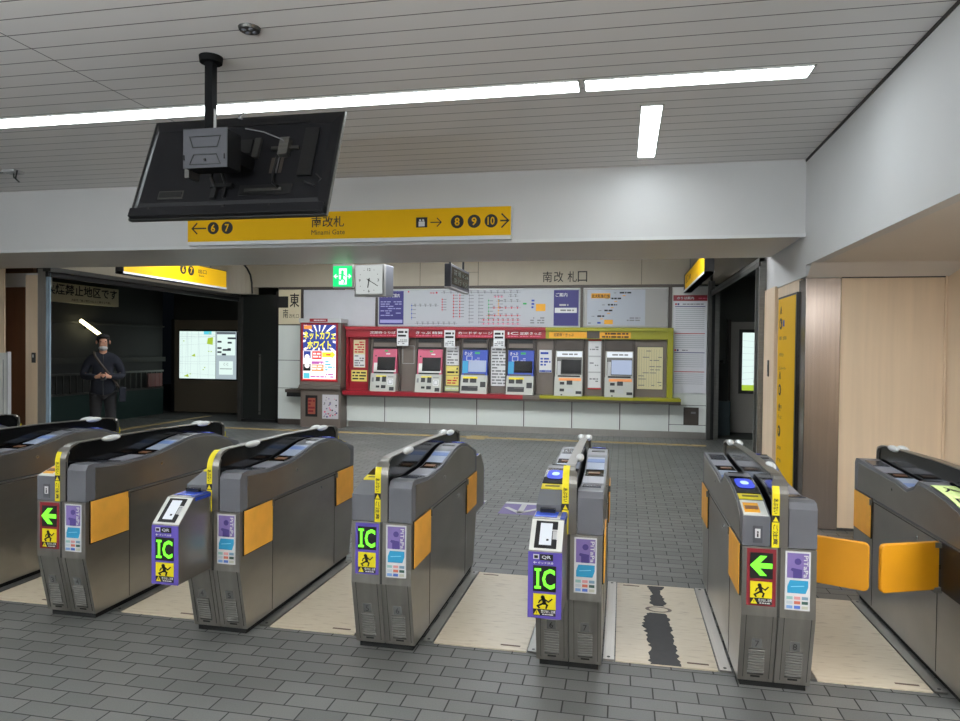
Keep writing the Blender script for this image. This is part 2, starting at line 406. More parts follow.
for x in (-8.4, -7.9): b.box(x-.02, x+.02, 7.3, 7.65, 0, .02, lightgrey)
b.box(-7.75, -7.745, 7.455, 7.46, .6, 1.3, greyink)
tag(b.build('notice_board'), 'pale free-standing board at the left edge before the wood panel', 'board')
# dark folding shutter column left of the ticket wall
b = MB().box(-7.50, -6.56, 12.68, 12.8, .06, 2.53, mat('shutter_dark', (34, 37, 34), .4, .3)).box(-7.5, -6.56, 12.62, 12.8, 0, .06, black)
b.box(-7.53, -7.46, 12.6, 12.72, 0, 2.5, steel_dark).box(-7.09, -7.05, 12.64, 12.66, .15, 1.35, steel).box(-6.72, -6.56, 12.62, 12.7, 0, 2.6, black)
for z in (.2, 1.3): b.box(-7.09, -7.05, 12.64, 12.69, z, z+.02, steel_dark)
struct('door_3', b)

# exterior to the left
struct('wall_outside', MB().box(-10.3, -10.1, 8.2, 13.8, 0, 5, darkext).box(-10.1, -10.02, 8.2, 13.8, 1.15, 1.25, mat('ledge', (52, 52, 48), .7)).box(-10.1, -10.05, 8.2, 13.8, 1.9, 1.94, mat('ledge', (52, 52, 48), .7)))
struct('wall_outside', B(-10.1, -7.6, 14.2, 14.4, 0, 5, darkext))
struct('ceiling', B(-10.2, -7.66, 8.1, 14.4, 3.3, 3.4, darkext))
b = MB()
b.box(-9.96, -9.92, 9.0, 13.6, .93, .97, steel_dark).box(-9.96, -9.92, 9.0, 13.6, .56, .6, steel_dark)
fence = empty('railing', (-9.94, 11.3, 0)); tag(fence, 'dark metal railing with green base panel outside the left opening', 'railing')
def rel(b, o): b.v = [(x-o[0], y-o[1], z-o[2]) for x, y, z in b.v]; return b
rel(b, (-9.94, 11.3, 0)).build('rail', fence)
y = 9.05
while y < 13.6: rel(B(-9.95, -9.93, y-.012, y+.012, .6, .93, steel_dark), (-9.94, 11.3, 0)).build('baluster', fence); y += .16
rel(B(-9.97, -9.93, 9.0, 13.6, 0, .56, darkgreen), (-9.94, 11.3, 0)).build('panel', fence)
b = MB().box(-9.9, -9.88, 13.05, 13.5, .62, .9, mat('dull_pink', (120, 84, 80), .7))
for k in range(3): b.box(-9.88, -9.878, 13.12+.14*k, 13.125+.14*k, .62, .9, darkred)
tag(b.build('fence_notice'), 'dull pink notice plate on the dark railing outside', 'notice')
b = MB(); b.box(-10.1, -9.99, 10.3, 12.28, 2.27, 2.62, mat('sign_cream', (196, 190, 160), .6))
fc = Face(b, (-9.988, 10.3, 0), (0, 1, 0), ZU, .002)
fc.text('喫煙禁止地区です', .17, 2.40, 1.93, 2.60, ink, 1, .02); fc.text('大阪市「路上喫煙の防止に関する条例」', .75, 2.305, 1.75, 2.35, ink, 1, .01)
tag(b.build('banner_sign'), 'long dim cream banner with black no-smoking-area lettering outside the left opening', 'sign')
b = MB(); d = Vector((0, .48, -.25)); p = Vector((-9.94, 11.23, 1.95))
b.tube([p, p+d], .035, sodium, 8); b.box(-10.02, -9.97, 11.4, 11.5, 1.80, 1.86, black)
tag(b.build('tube_lamp'), 'short glowing slanted tube lamp on the dark facade behind the man', 'lamp')
# two downlights in the dark overhang
for i, (x, y) in enumerate(((-8.2, 9.3), (-8.2, 10.5))):
    b = MB(); b.tube([(x, y, 3.26), (x, y, 3.3)], .09, steel_dark, 14); b.tube([(x, y, 3.255), (x, y, 3.262)], .07, emis('downlight', (255, 245, 200), 1.0), 14)
    tag(b.build('downlight'), ['round downlight in the dark overhang outside, nearer one', 'round downlight in the dark overhang outside, farther one'][i], 'light', 'downlights of the overhang')
# lit area map outside
def area_map(name, x0, x1, y, label, parts):
    r = empty(name, ((x0+x1)/2, y, 0)); tag(r, label, 'map board'); return r
mp = empty('area_map', (-9.13, 14.0, 0)); tag(mp, 'backlit street map board in dark frame outside the left opening', 'map board')
MB().box(-.87, .87, -.01, .12, .02, 2.08, mat('map_frame', (92, 84, 70), .5)).box(-.87, -.8, -.03, .13, 0, 2.1, black).box(.8, .87, -.03, .13, 0, 2.1, taupe).build('frame', mp)
b = MB().box(-.68, .77, -.03, -.01, .74, 1.87, black); fc = Face(b, (0, -.03, 0), XU, ZU, .002)
fc.rect(-.66, .77, .24, 1.83, map_e, 1); fc.rect(.25, .77, .75, 1.83, mapg_e, 1)
rnd = random.Random(3)
for k in range(26):
    a = rnd.uniform(-.64, .2); c = rnd.uniform(.8, 1.8)
    if k < 9: fc.line([(a, .78), (a+rnd.uniform(-.05, .05), 1.82)], .003, mapg_e, 2)
    elif k < 18: fc.line([(-.65, c), (.23, c+rnd.uniform(-.06, .06))], .003, mapg_e, 2)
    else: fc.rect(a, c, a+.03, c+.02, mapgreen_e, 2)
fc.poly([(.03, 1.55), (.17, 1.53), (.18, 1.70), (.05, 1.68)], mapgreen_e, 3); fc.poly([(-.36, 1.28), (-.26, 1.26), (-.27, 1.33)], mapgreen_e, 3); fc.poly([(-.55, .82), (-.42, .8), (-.44, .87)], mapgreen_e, 3)
fc.rect(-.05, 1.76, .14, 1.83, ad_c, 2)
fc.rect(.27, 1.78, .73, 1.81, mapink_e, 2)
fc.rect(.28, 1.30, .72, 1.76, map_e, 2)
for a, c, ww in ((.29, 1.58, .1), (.29, 1.44, .1), (.29, 1.35, .1), (.42, 1.4, .2), (.54, 1.56, .1), (.54, 1.66, .2), (.4, 1.3, .1), (.54, 1.42, .08)): fc.rect(a, c, a+ww, c+.04, mapink_e, 3)
fc.rect(.33, .87, .67, 1.17, map_e, 2); fc.text('ここ', .44, 1.08, .56, 1.13, mapink_e, 3); fc.line([(.36, 1.0), (.64, 1.0)], .012, mapink_e, 3)
b.build('map_panel', mp)
# exterior on the right
struct('wall_outside', B(1.3, 4.5, 13.6, 13.8, 0, 4, mat('right_facade', (96, 98, 92), .6)))
struct('wall_outside', B(4.5, 4.6, 8, 13.8, 0, 4, darkext)); struct('ceiling', B(1.6, 4.6, 8.1, 13.8, 2.9, 3.0, darkext))
struct('wall_outside', B(1.6, 4.6, 8.04, 8.1, 0, 3.3, darkext))
rm = empty('area_map', (2.25, 13.5, 0)); tag(rm, 'backlit street map in grey panel seen through the right opening', 'map board')
MB().box(-.36, .6, -.02, .1, .02, 2.06, mat('grey_case', (170, 166, 158), .5)).box(-.36, -.3, -.03, .1, 0, 2.1, taupe_d).build('frame', rm)
b = MB().box(-.16, .5, -.04, -.02, .74, 1.92, steel_dark); fc = Face(b, (0, -.04, 0), XU, ZU, .002); fc.rect(-.1, .8, .44, 1.86, map_e, 1); fc.rect(-.1, .8, .44, .9, mapgreen_e, 2)
for k in range(7): fc.line([(-.1, 1.0+.12*k), (.44, 1.06+.1*k)], .004, mapg_e, 2)
fc.line([(.1, .95), (.2, 1.8)], .01, mapg_e, 2); b.build('map_panel', rm)
b = MB().tube([(1.75, 13.2, .08), (1.75, 13.2, 1.35)], [.05, .04], darkext, 10); b.box(1.62, 1.9, 13.05, 13.4, 0, .62, mat('teal_case', (58, 74, 78), .5)).box(1.66, 1.86, 13.1, 13.35, .62, 1.3, darkext)
tag(b.build('stored_sign_stand', bevel=.01), 'dark blue-grey box stand in the shade of the right passage', 'stand')

# ---------------------------------------------------------------- ceiling lights
def light_fix(i, h, label, group):
    x0, x1, y0, y1 = h; cx, cy = (x0+x1)/2, (y0+y1)/2; r = empty('ceiling_light', (cx, cy, CZ)); tag(r, label, 'ceiling light', group)
    a, c = (x1-x0)/2, (y1-y0)/2
    MB().box(-a, a, -c, -c+.012, -.006, .1, offw).box(-a, a, c-.012, c, -.006, .1, offw).box(-a, -a+.012, -c, c, -.006, .1, offw).box(a-.012, a, -c, c, -.006, .1, offw).box(-a, a, -c, c, .09, .1, offw).build('housing', r)
    B(-a+.013, a-.013, -c+.013, c-.013, .002, .01, lamp_e).build('diffuser', r)
LL = ['long continuous white strip light running left across the ceiling above the gates', 'shorter strip light at the right end of the bright line', 'short lone light panel set at right angles to the long strip']
for i, h in enumerate(LIGHTS): light_fix(i, h, LL[i], 'front ceiling lights')
HL = ['strip light over the hall, left end of the nearer row', 'strip light over the hall, middle of the nearer row', 'strip light over the hall, right end of the nearer row', 'strip light near the ticket wall, over the advertisement', 'strip light near the ticket wall, over the blue machines']
for i, h in enumerate(HALL_FILL): light_fix(i, h, HL[i], 'hall ceiling lights')  # unseen strips behind the beam, added to light the ticket hall
# added unseen bars: behind the camera, over the hall and in the right recess
def fill(x0, x1, y, z, label, top=CZ, hw=.09, th=.035, m_=None, tray=False):
    cx = (x0+x1)/2; r = empty('pendant_light', (cx, y, z)); tag(r, label, 'pendant light'); a = (x1-x0)/2
    B(-a, a, -hw, hw, -th, th, m_ or fill_e).build('diffuser', r)
    if tray: MB().box(-a-.02, a+.02, -hw-.03, hw+.03, -th-.02, -th-.002, offw).box(-a-.02, a+.02, -hw-.03, -hw-.01, -th-.02, th-.01, offw).box(-a-.02, a+.02, hw+.01, hw+.03, -th-.02, th-.01, offw).build('tray', r)
    MB().box(-a-.01, -a, -hw-.005, hw+.005, -th-.005, th+.005, offw).box(a, a+.01, -hw-.005, hw+.005, -th-.005, th+.005, offw).build('end_cap', r)
    for k in (-.8, .8): MB().tube([(a*k, 0, th), (a*k, 0, top-z)], .006, steel, 6).build('hanger', r)
fill(-7, 1.1, -.6, 2.1, 'long suspended uplight just behind the viewpoint', tray=True, m_=emis('uplight', (242, 250, 255), 110))  # out-of-view fill added to brighten the ceiling
fill(-7.5, .9, -1.4, 2.6, 'long suspended light bar in the middle of the concourse')  # out-of-view fill added for surfaces facing the camera
fill(-7.5, .9, -4.2, 2.6, 'long suspended light bar at the rear of the concourse')  # second added fill bar, farther behind the camera
fill(-6.4, .9, 9.0, 2.86, 'suspended light bar over the hall behind the white beam', m_=emis('hall_bar', (244, 250, 255), 22))  # added fill hidden by the beam, brightens the ticket wall
fill(2.1, 2.8, 1.4, 2.12, 'light bar under the low ceiling of the right recess', 2.25, 1.7, .02, emis('recess_light', (246, 250, 255), 16))  # added fill out of view, brightens the wood wall and soffit

# small ceiling fittings
b = MB().tube([(-1.93, 3.325, 3.145), (-1.93, 3.325, CZ)], [.052, .058], steel_dark, 20)
for k in range(4):
    q = math.pi/4+k*math.pi/2; b.ball((-1.93+.028*math.cos(q), 3.325+.028*math.sin(q), 3.143), .014, .014, .006, capgrey, 8, 5)
tag(b.build('smoke_detector'), 'small round ceiling speaker with four dots near the television pole', 'detector')
b = MB().tube([(-5.75, 5.65, 3.16), (-5.75, 5.65, 3.10), (-5.72, 5.68, 3.06), (-5.70, 5.62, 3.08), (-5.66, 5.6, 3.15)], .007, black, 6)
b.box(-5.82, -5.68, 5.58, 5.7, 3.135, 3.16, lightgrey).tube([(-6.2, 5.7, 3.155), (-5.8, 5.65, 3.15)], .006, black, 6)
tag(b.build('cable_stub'), 'loose black cable hanging from a small plate at the far left ceiling', 'cable')

# ---------------------------------------------------------------- beam sign
bs = empty('guide_sign', (-2.69, 6.41, 2.52)); tag(bs, 'long yellow guide sign reading Minami Gate on the white beam', 'sign')
b = MB().box(-1.665, 1.665, -.07, 0, 0, .035, white).box(-1.665, 1.665, -.068, 0, .035, .305, white); b.build('housing', bs)
b = MB(); fc = Face(b, (2.69, -.07, -2.52), XU, ZU, .002); fc.rect(-4.352, 2.557, -1.028, 2.822, signy, 2)
zc = 2.69
fc.arrow(-4.15, -4.30, zc, .10, .014, ink, 3)
def numdisc(x, t):
    fc.disc(x, zc, .062, ink, 3); w_ = .03 if len(t) < 2 else .042; fc.text(t, x-w_*.8, zc-.038, x+w_*.8, zc+.038, signy, 4, .02)
numdisc(-4.065, '6'); numdisc(-3.91, '7')
fc.text('南改札', -3.0, 2.67, -2.66, 2.775, ink, 3, .008); fc.text('Minami Gate', -3.0, 2.598, -2.652, 2.646, ink, 3, 0)
fc.rect(-1.935, zc-.045, -1.825, zc+.05, ink, 3); fc.rect(-1.91, zc-.035, -1.85, zc+.01, white, 4); fc.disc(-1.895, zc+.022, .01, white, 4); fc.disc(-1.865, zc+.022, .01, white, 4)
fc.arrow(-1.79, -1.69, zc, .075, .009, ink, 3)
numdisc(-1.535, '8'); numdisc(-1.373, '9'); numdisc(-1.212, '10'); fc.arrow(-1.105, -.955+-.01, zc, .12, .014, ink, 3) if False else fc.arrow(-1.12, -1.05, zc, .12, .014, ink, 3)
b.build('sign_face', bs)

# hanging signs in the hall
def hang_sign(x, y0, y1, z0, z1, label, side, marks):
    r = empty('hanging_sign', (x, (y0+y1)/2, z0)); tag(r, label, 'sign')
    h = (y1-y0)/2; H = z1-z0
    MB().box(-.06, .06, -h, h, 0, H, black).box(-.063, .063, -h, h, 0, .03, white).build('housing', r)
    for yy in (-h*.7, h*.7): MB().tube([(0, yy, H), (0, yy, CZ-z0)], .012, steel, 8).build('hanger', r)
    b = MB()
    f = Face(b, (.06, -h, 0), (0, 1, 0), ZU, .003) if side > 0 else Face(b, (-.06, h, 0), (0, -1, 0), ZU, .003)
    f.rect(.01 if side > 0 else .3, .03, 2*h-.01, H-(.01 if side > 0 else .04), signy, 1); marks(f, 2*h, H); b.build('sign_face', r)
def mk_l(f, L, H):
    for i, t in enumerate(('6', '7')):
        a = L*.52+i*.20; f.disc(a, H*.66, .075, ink, 2); f.text(t, a-.028, H*.66-.045, a+.028, H*.66+.045, signy, 3, .02)
    f.text('出口', L*.52+.38, H*.60, L*.52+.60, H*.82, ink, 2); f.text('Exit', L*.52+.40, H*.44, L*.52+.54, H*.53, ink, 2)
hang_sign(-6.62, 8.15, 10.62, 2.46, 2.77, 'yellow hanging sign with platform numbers over the left opening', 1, mk_l)
def mk_r(f, L, H): f.text('出口', .5, H*.35, .8, H*.8, ink, 2); f.text('Exit', .95, H*.4, 1.3, H*.7, ink, 2)
hang_sign(1.06, 9.25, 12.3, 2.50, 2.80, 'dark-framed yellow hanging sign seen edge-on at the right opening', -1, mk_r)

# exit sign
ex = empty('exit_sign', (-3.34, 7.95, 2.225)); tag(ex, 'glowing green emergency exit sign hanging left of the clock', 'sign')
MB().box(-.125, .125, -.03, .03, 0, .285, lightgrey).tube([(0, 0, .28), (0, 0, .33)], .02, lightgrey).build('housing', ex)
b = MB(); fc = Face(b, (0, -.03, 0), XU, ZU, .002); fc.rect(-.122, .015, .122, .265, exit_e, 1); fc.rect(-.045, .04, .055, .235, exitw_e, 2)
fc.disc(.0, .195, .017, exit_e, 3); fc.line([(.0, .17), (-.005, .115)], .03, exit_e, 3); fc.line([(-.005, .115), (.03, .09), (.02, .055)], .014, exit_e, 3); fc.line([(-.005, .11), (-.03, .085), (-.042, .1)], .014, exit_e, 3); fc.line([(-.035, .16), (0, .165), (.04, .14)], .011, exit_e, 3)
fc.arrow(-.065, -.105, .14, .04, .012, exitw_e, 2); fc.arrow(.07, .105, .14, .04, .012, exitw_e, 2); b.build('sign_face', ex)
# clock
ck = empty('wall_clock', (-3.02, 8.0, 2.125), R(-11)); tag(ck, 'square white clock with grey casing showing 6:20 under the beam', 'clock')
b = MB(); b.box(-.205, .205, -.02, .04, 0, .385, lightgrey).prism([(-.19, .04), (.195, .04), (.19, .24), (-.19, .24)], 2, .01, .385, mat('clock_case', (130, 132, 142), .4, .3)); b.build('case', ck, bevel=.006)
b = MB(); fc = Face(b, (0, -.02, .195), XU, ZU, .0015); fc.rect(-.185, -.165, .185, .18, emis('clock_dial', (226, 232, 230), .62), 1)  # dial given a slight glow to offset the beam's shade
for hnum, t in ((0, '12'), (3, '3'), (6, '6'), (9, '9')):
    a = math.sin(R(hnum*30))*.13; c = math.cos(R(hnum*30))*.13; fc.text(t, a-.022 if len(t) > 1 else a-.012, c-.017, a+.022 if len(t) > 1 else a+.012, c+.017, ink, 2, .01)
for k in range(12):
    if k % 3: fc.disc(math.sin(R(k*30))*.14, math.cos(R(k*30))*.14, .005, ink, 2, 8)
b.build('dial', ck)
b = MB(); fc = Face(b, (0, -.022, .195), XU, ZU, .0015); a = R(190); fc.line([(-math.sin(a)*.02, -math.cos(a)*.02), (math.sin(a)*.085, math.cos(a)*.085)], .013, ink, 2); b.build('hour_hand', ck)
b = MB(); fc = Face(b, (0, -.024, .195), XU, ZU, .0015); a = R(120); fc.line([(-math.sin(a)*.03, -math.cos(a)*.03), (math.sin(a)*.14, math.cos(a)*.14)], .008, ink, 2); fc.disc(0, 0, .014, ink, 3); b.build('minute_hand', ck)
# departure display seen obliquely
dd = empty('departure_display', (-2.05, 8.47, 2.24)); tag(dd, 'small dark hanging departure display seen from its end', 'display')
MB().box(-.03, .05, -.5, .5, 0, .27, mat('display_case', (46, 46, 54), .4)).box(-.03, .05, -.5, .5, -.015, 0, lightgrey).build('case', dd, bevel=.006)
for yy in (-.35, .35): MB().tube([(0, yy, .27), (0, yy, CZ-2.24)], .015, black, 8).build('hanger', dd)
b = MB(); fc = Face(b, (.05, -.5, 0), (0, 1, 0), ZU, .003); fc.rect(.04, .03, .96, .24, blackgloss, 1); fc.text('普通 6:24', .12, .15, .9, .22, mat('led_off', (70, 74, 62), .5), 2); fc.text('急行 6:31', .12, .05, .9, .12, mat('led_off', (70, 74, 62), .5), 2); b.build('screen', dd)

# ---------------------------------------------------------------- television (seen from behind)
mattek = mat('matte_black', (7, 7, 8), .7)
mattek.node_tree.nodes['Principled BSDF'].inputs['Specular IOR Level'].default_value = .15
TX, TY = -2.341, 3.618
tv = empty('ceiling_television', (TX, TY, CZ)); tag(tv, 'large black flat television hung from the ceiling, seen from behind', 'television')
MB().tube([(0, 0, -.035), (0, 0, 0)], [.062, .066], mattek, 24).build('ceiling_plate', tv)
MB().box(-.024, .024, -.024, .024, -.60, -.03, mattek).box(.025, .030, -.01, .01, -.5, -.3, lightgrey).build('pole', tv)
b = MB().box(-.096, .178, -.118, -.112, -.665, -.445, mat('mount_grey', (66, 67, 72), .45, .2)).box(-.092, .174, -.112, .03, -.66, -.45, mattek)
fc = Face(b, (.041, -.118, 0), XU, ZU, .003)
def trap(b0, b1, w0, w1): fc.line([(-w0, b0), (w0, b0), (w1, b1), (-w1, b1), (-w0, b0)], .005, black, 1)
trap(-.55, -.49, .075, .095); trap(-.645, -.59, .095, .07); fc.disc(0, -.62, .008, black, 2)
for q in (-.13, .12): fc.rect(q-.003, -.62, q+.003, -.59, black, 2)
b.build('mount_box', tv, bevel=.004)
b = MB().box(-.03, .14, .03, .24, -.60, -.52, mattek); b.build('mount_arm', tv)
MB().box(-.125, -.097, -.06, .04, -.70, -.58, steel_dark).build('bracket', tv)
# body: local frame of the panel: centre, tilted so that the top leans away
def tvp(u, v, d):   # u right, v up along panel, d towards the back (camera side)
    c = Vector((-.002, .277, -.549)); th = R(21.2); up = Vector((0, math.sin(th), math.cos(th))); bk = Vector((0, -math.cos(th), math.sin(th)))
    return c+Vector((1, 0, 0))*u+up*v+bk*d
def tvbox(b, u0, u1, v0, v1, d0, d1, m):
    b.add([tvp(u, v, d) for v in (v0, v1) for d in (d0, d1) for u in (u0, u1)], [(0, 1, 3, 2), (4, 6, 7, 5), (0, 4, 5, 1), (2, 3, 7, 6), (0, 2, 6, 4), (1, 5, 7, 3)], m)
W2, H2 = .65, .366
b = MB(); tvbox(b, -W2, W2, -H2, H2, -.03, .0, black); b.build('screen_panel', tv, bevel=.004)
b = MB(); tvbox(b, -W2-.004, -W2, -H2, H2, -.02, .0, steel); b.build('edge_trim', tv); b = MB(); tvbox(b, W2, W2+.006, -H2, H2, -.02, .0, steel)
b.build('edge_trim', tv)
b = MB(); bk = mat('tv_back', (22, 22, 25), .5); bk.node_tree.nodes['Principled BSDF'].inputs['Specular IOR Level'].default_value = .25
pts0 = [tvp(u, v, .001) for u, v in ((-.635, -.36), (.635, -.36), (.635, .345), (-.635, .345))]; pts1 = [tvp(u, v, .03) for u, v in ((-.585, -.27), (.595, -.27), (.595, .26), (-.585, .26))]
b.add(pts0+pts1, [(4, 5, 6, 7), (0, 1, 5, 4), (1, 2, 6, 5), (2, 3, 7, 6), (3, 0, 4, 7)], bk); tvbox(b, -.635, .635, -.36, -.30, .0, .035, bk); b.build('back_shell', tv, bevel=.003)
b = MB(); tvbox(b, .44, .53, -.12, .22, .03, .045, black); b.build('connector_panel', tv)
b = MB(); tvbox(b, -.45, -.30, -.235, -.20, .03, .04, black); tvbox(b, -.46, -.29, -.245, -.19, .03, .034, steel_dark); b.build('name_plate', tv)
b = MB(); tvbox(b, .08, .42, -.24, -.17, .03, .036, black); tvbox(b, .12, .36, -.22, -.20, .036, .045, steel_dark); tvbox(b, .12, .16, .02, .16, .03, .05, steel_dark); tvbox(b, .02, .10, .06, .16, .03, .04, black)
b.build('connector_panel', tv)
for u in (-.5, .0, .3): b = MB(); tvbox(b, u-.008, u+.008, -.315, -.30, .035, .038, ink); b.build('screw', tv)
b = MB(); tvbox(b, -.42, .45, .275, .29, .004, .03, black); b.build('vent_slot', tv)
b = MB(); f2 = Face(b, tvp(0, 0, .031), (1, 0, 0), (tvp(0, 1, 0)-tvp(0, 0, 0)), .002)
for k in range(3): f2.rect(.25+.03*k, -.09, .27+.03*k, .02, greyink if k % 2 else taupe_d, 1)
b.build('rating_label', tv)
def cable(pts, r=.006, m=black): MB().tube([tvp(*p) for p in pts], r, m, 7).build('cable', tv)
cable([(-.06, .0, .12), (-.08, -.06, .10), (-.10, -.13, .07), (-.07, -.19, .045)], .013)
cable([(-.05, .0, .10), (-.03, -.1, .08), (-.0, -.18, .05)], .010); cable([(.30, .0, .06), (.29, -.10, .05), (.30, -.17, .05), (.34, -.20, .05)], .009)
cable([(.1, .16, .14), (.2, .16, .10), (.32, .12, .07), (.36, .06, .06)], .004, greyink); cable([(.50, -.17, .05), (.57, -.20, .045), (.60, -.15, .045), (.56, -.11, .04)], .005)
cable([(.0, .42, .02), (-.03, .32, .05), (.05, .25, .12)], .004, greyink)
b = MB(); tvbox(b, .30, .36, .02, .14, .03, .07, steel); tvbox(b, .24, .42, .07, .09, .03, .05, steel_dark); b.build('side_clip', tv)
b = MB(); tvbox(b, -.10, .04, -.19, -.165, .03, .06, black); tvbox(b, -.09, -.06, -.26, -.17, .03, .055, black); tvbox(b, -.02, .0, -.25, -.17, .03, .05, black); b.build('cable_tray', tv)

# ---------------------------------------------------------------- ticket gates
LPROF = [(-.76, .785), (-.61, .832), (-.48, .858), (-.35, .872), (-.19, .878), (-.14, .842), (-.05, .812), (.1, .83), (.43, .84), (.70, .855), (.74, .85), (.76, .825)]
RPROF = [(-.76, .78), (-.74, .80), (-.62, .835), (-.45, .885), (-.31, .905), (-.19, .906), (-.1, .897), (.06, .865), (.2, .842), (.48, .833), (.70, .857), (.74, .852), (.76, .825)]
def zat(P, y):
    for (a, b), (c, d) in zip(P, P[1:]):
        if a <= y <= c: return b+(d-b)*(y-a)/(c-a)
    return P[-1][1]
def strip(mb, P, y0, y1, x0, x1, m, lift=.001):
    ys = [y0]+[p[0] for p in P if y0 < p[0] < y1]+[y1]
    vs = []
    for y in ys: vs += [(x0, y, zat(P, y)+lift), (x1, y, zat(P, y)+lift)]
    n = len(ys)
    fs = [(2*i, 2*i+1, 2*i+3, 2*i+2) for i in range(n-1)]
    base = [(x0, y0, zat(P, y0)), (x1, y0, zat(P, y0)), (x0, y1, zat(P, y1)), (x1, y1, zat(P, y1))]
    mb.add(vs+base, fs+[(0, 2*n, 2*n+1, 1), (2*n-1, 2*n+3, 2*n+2, 2*n-2)], m)
def xf(mb, flip):
    if flip: mb.v = [(-x, -y, z) for x, y, z in mb.v]
    return mb
def icon_man(f, a0, b0, a1, b1, l):
    f.rect(a0, b0, a1, b1, yellow, l); w_ = a1-a0; h_ = b1-b0; P = lambda x, y: (a0+w_*x, b0+h_*y); L = l+1
    f.disc(*P(.42, .78), w_*.09, ink, L, 10); f.line([P(.45, .70), P(.50, .42)], w_*.15, ink, L); f.line([P(.45, .68), P(.30, .55), P(.25, .42)], w_*.06, ink, L)
    f.line([P(.5, .66), P(.68, .5), P(.82, .68)], w_*.06, ink, L); f.line([P(.5, .42), P(.62, .28), P(.58, .1)], w_*.08, ink, L); f.line([P(.48, .42), P(.34, .3), P(.2, .2), P(.26, .1)], w_*.08, ink, L)
def warn_cap(f, a0, b0, a1, b1, l):
    f.rect(a0, b0, a1, b1, ink, l); h = b1-b0
    f.poly([(a0+.08*h, b0+.1*h), (a0+1.05*h, b0+.1*h), (a0+.56*h, b0+.92*h)], yellow, l+1); f.line([(a0+.56*h, b0+.35*h), (a0+.56*h, b0+.65*h)], .08*h, ink, l+2)
    f.text('飛び出し注意', a0+1.2*h, b0+.45*h, a1-.05*h, b0+.92*h, white, l+1, .02); f.marks(a0+1.4*h, b0+.1*h, a1-.3*h, b0+.36*h, 1, white, l+1, 1, 4)
def ic_sign(f, b0, b1):
    f.rect(-.035, b0, -.024, b1, green_e, 1); f.rect(-.043, b0, -.016, b0+.010, green_e, 2); f.rect(-.043, b1-.010, -.016, b1, green_e, 2); f.text('C', -.011, b0, .043, b1, green_e, 1, .025)
def display(kind, par, o, w=.118, mk=None):
    """frame + lit symbol + warning; o is centre-bottom of the frame on a vertical face looking -y"""
    b = MB(); f = Face(b, o, XU, ZU, .0015); fr = darkred if kind == 'arrow' else purple
    return b, f, fr
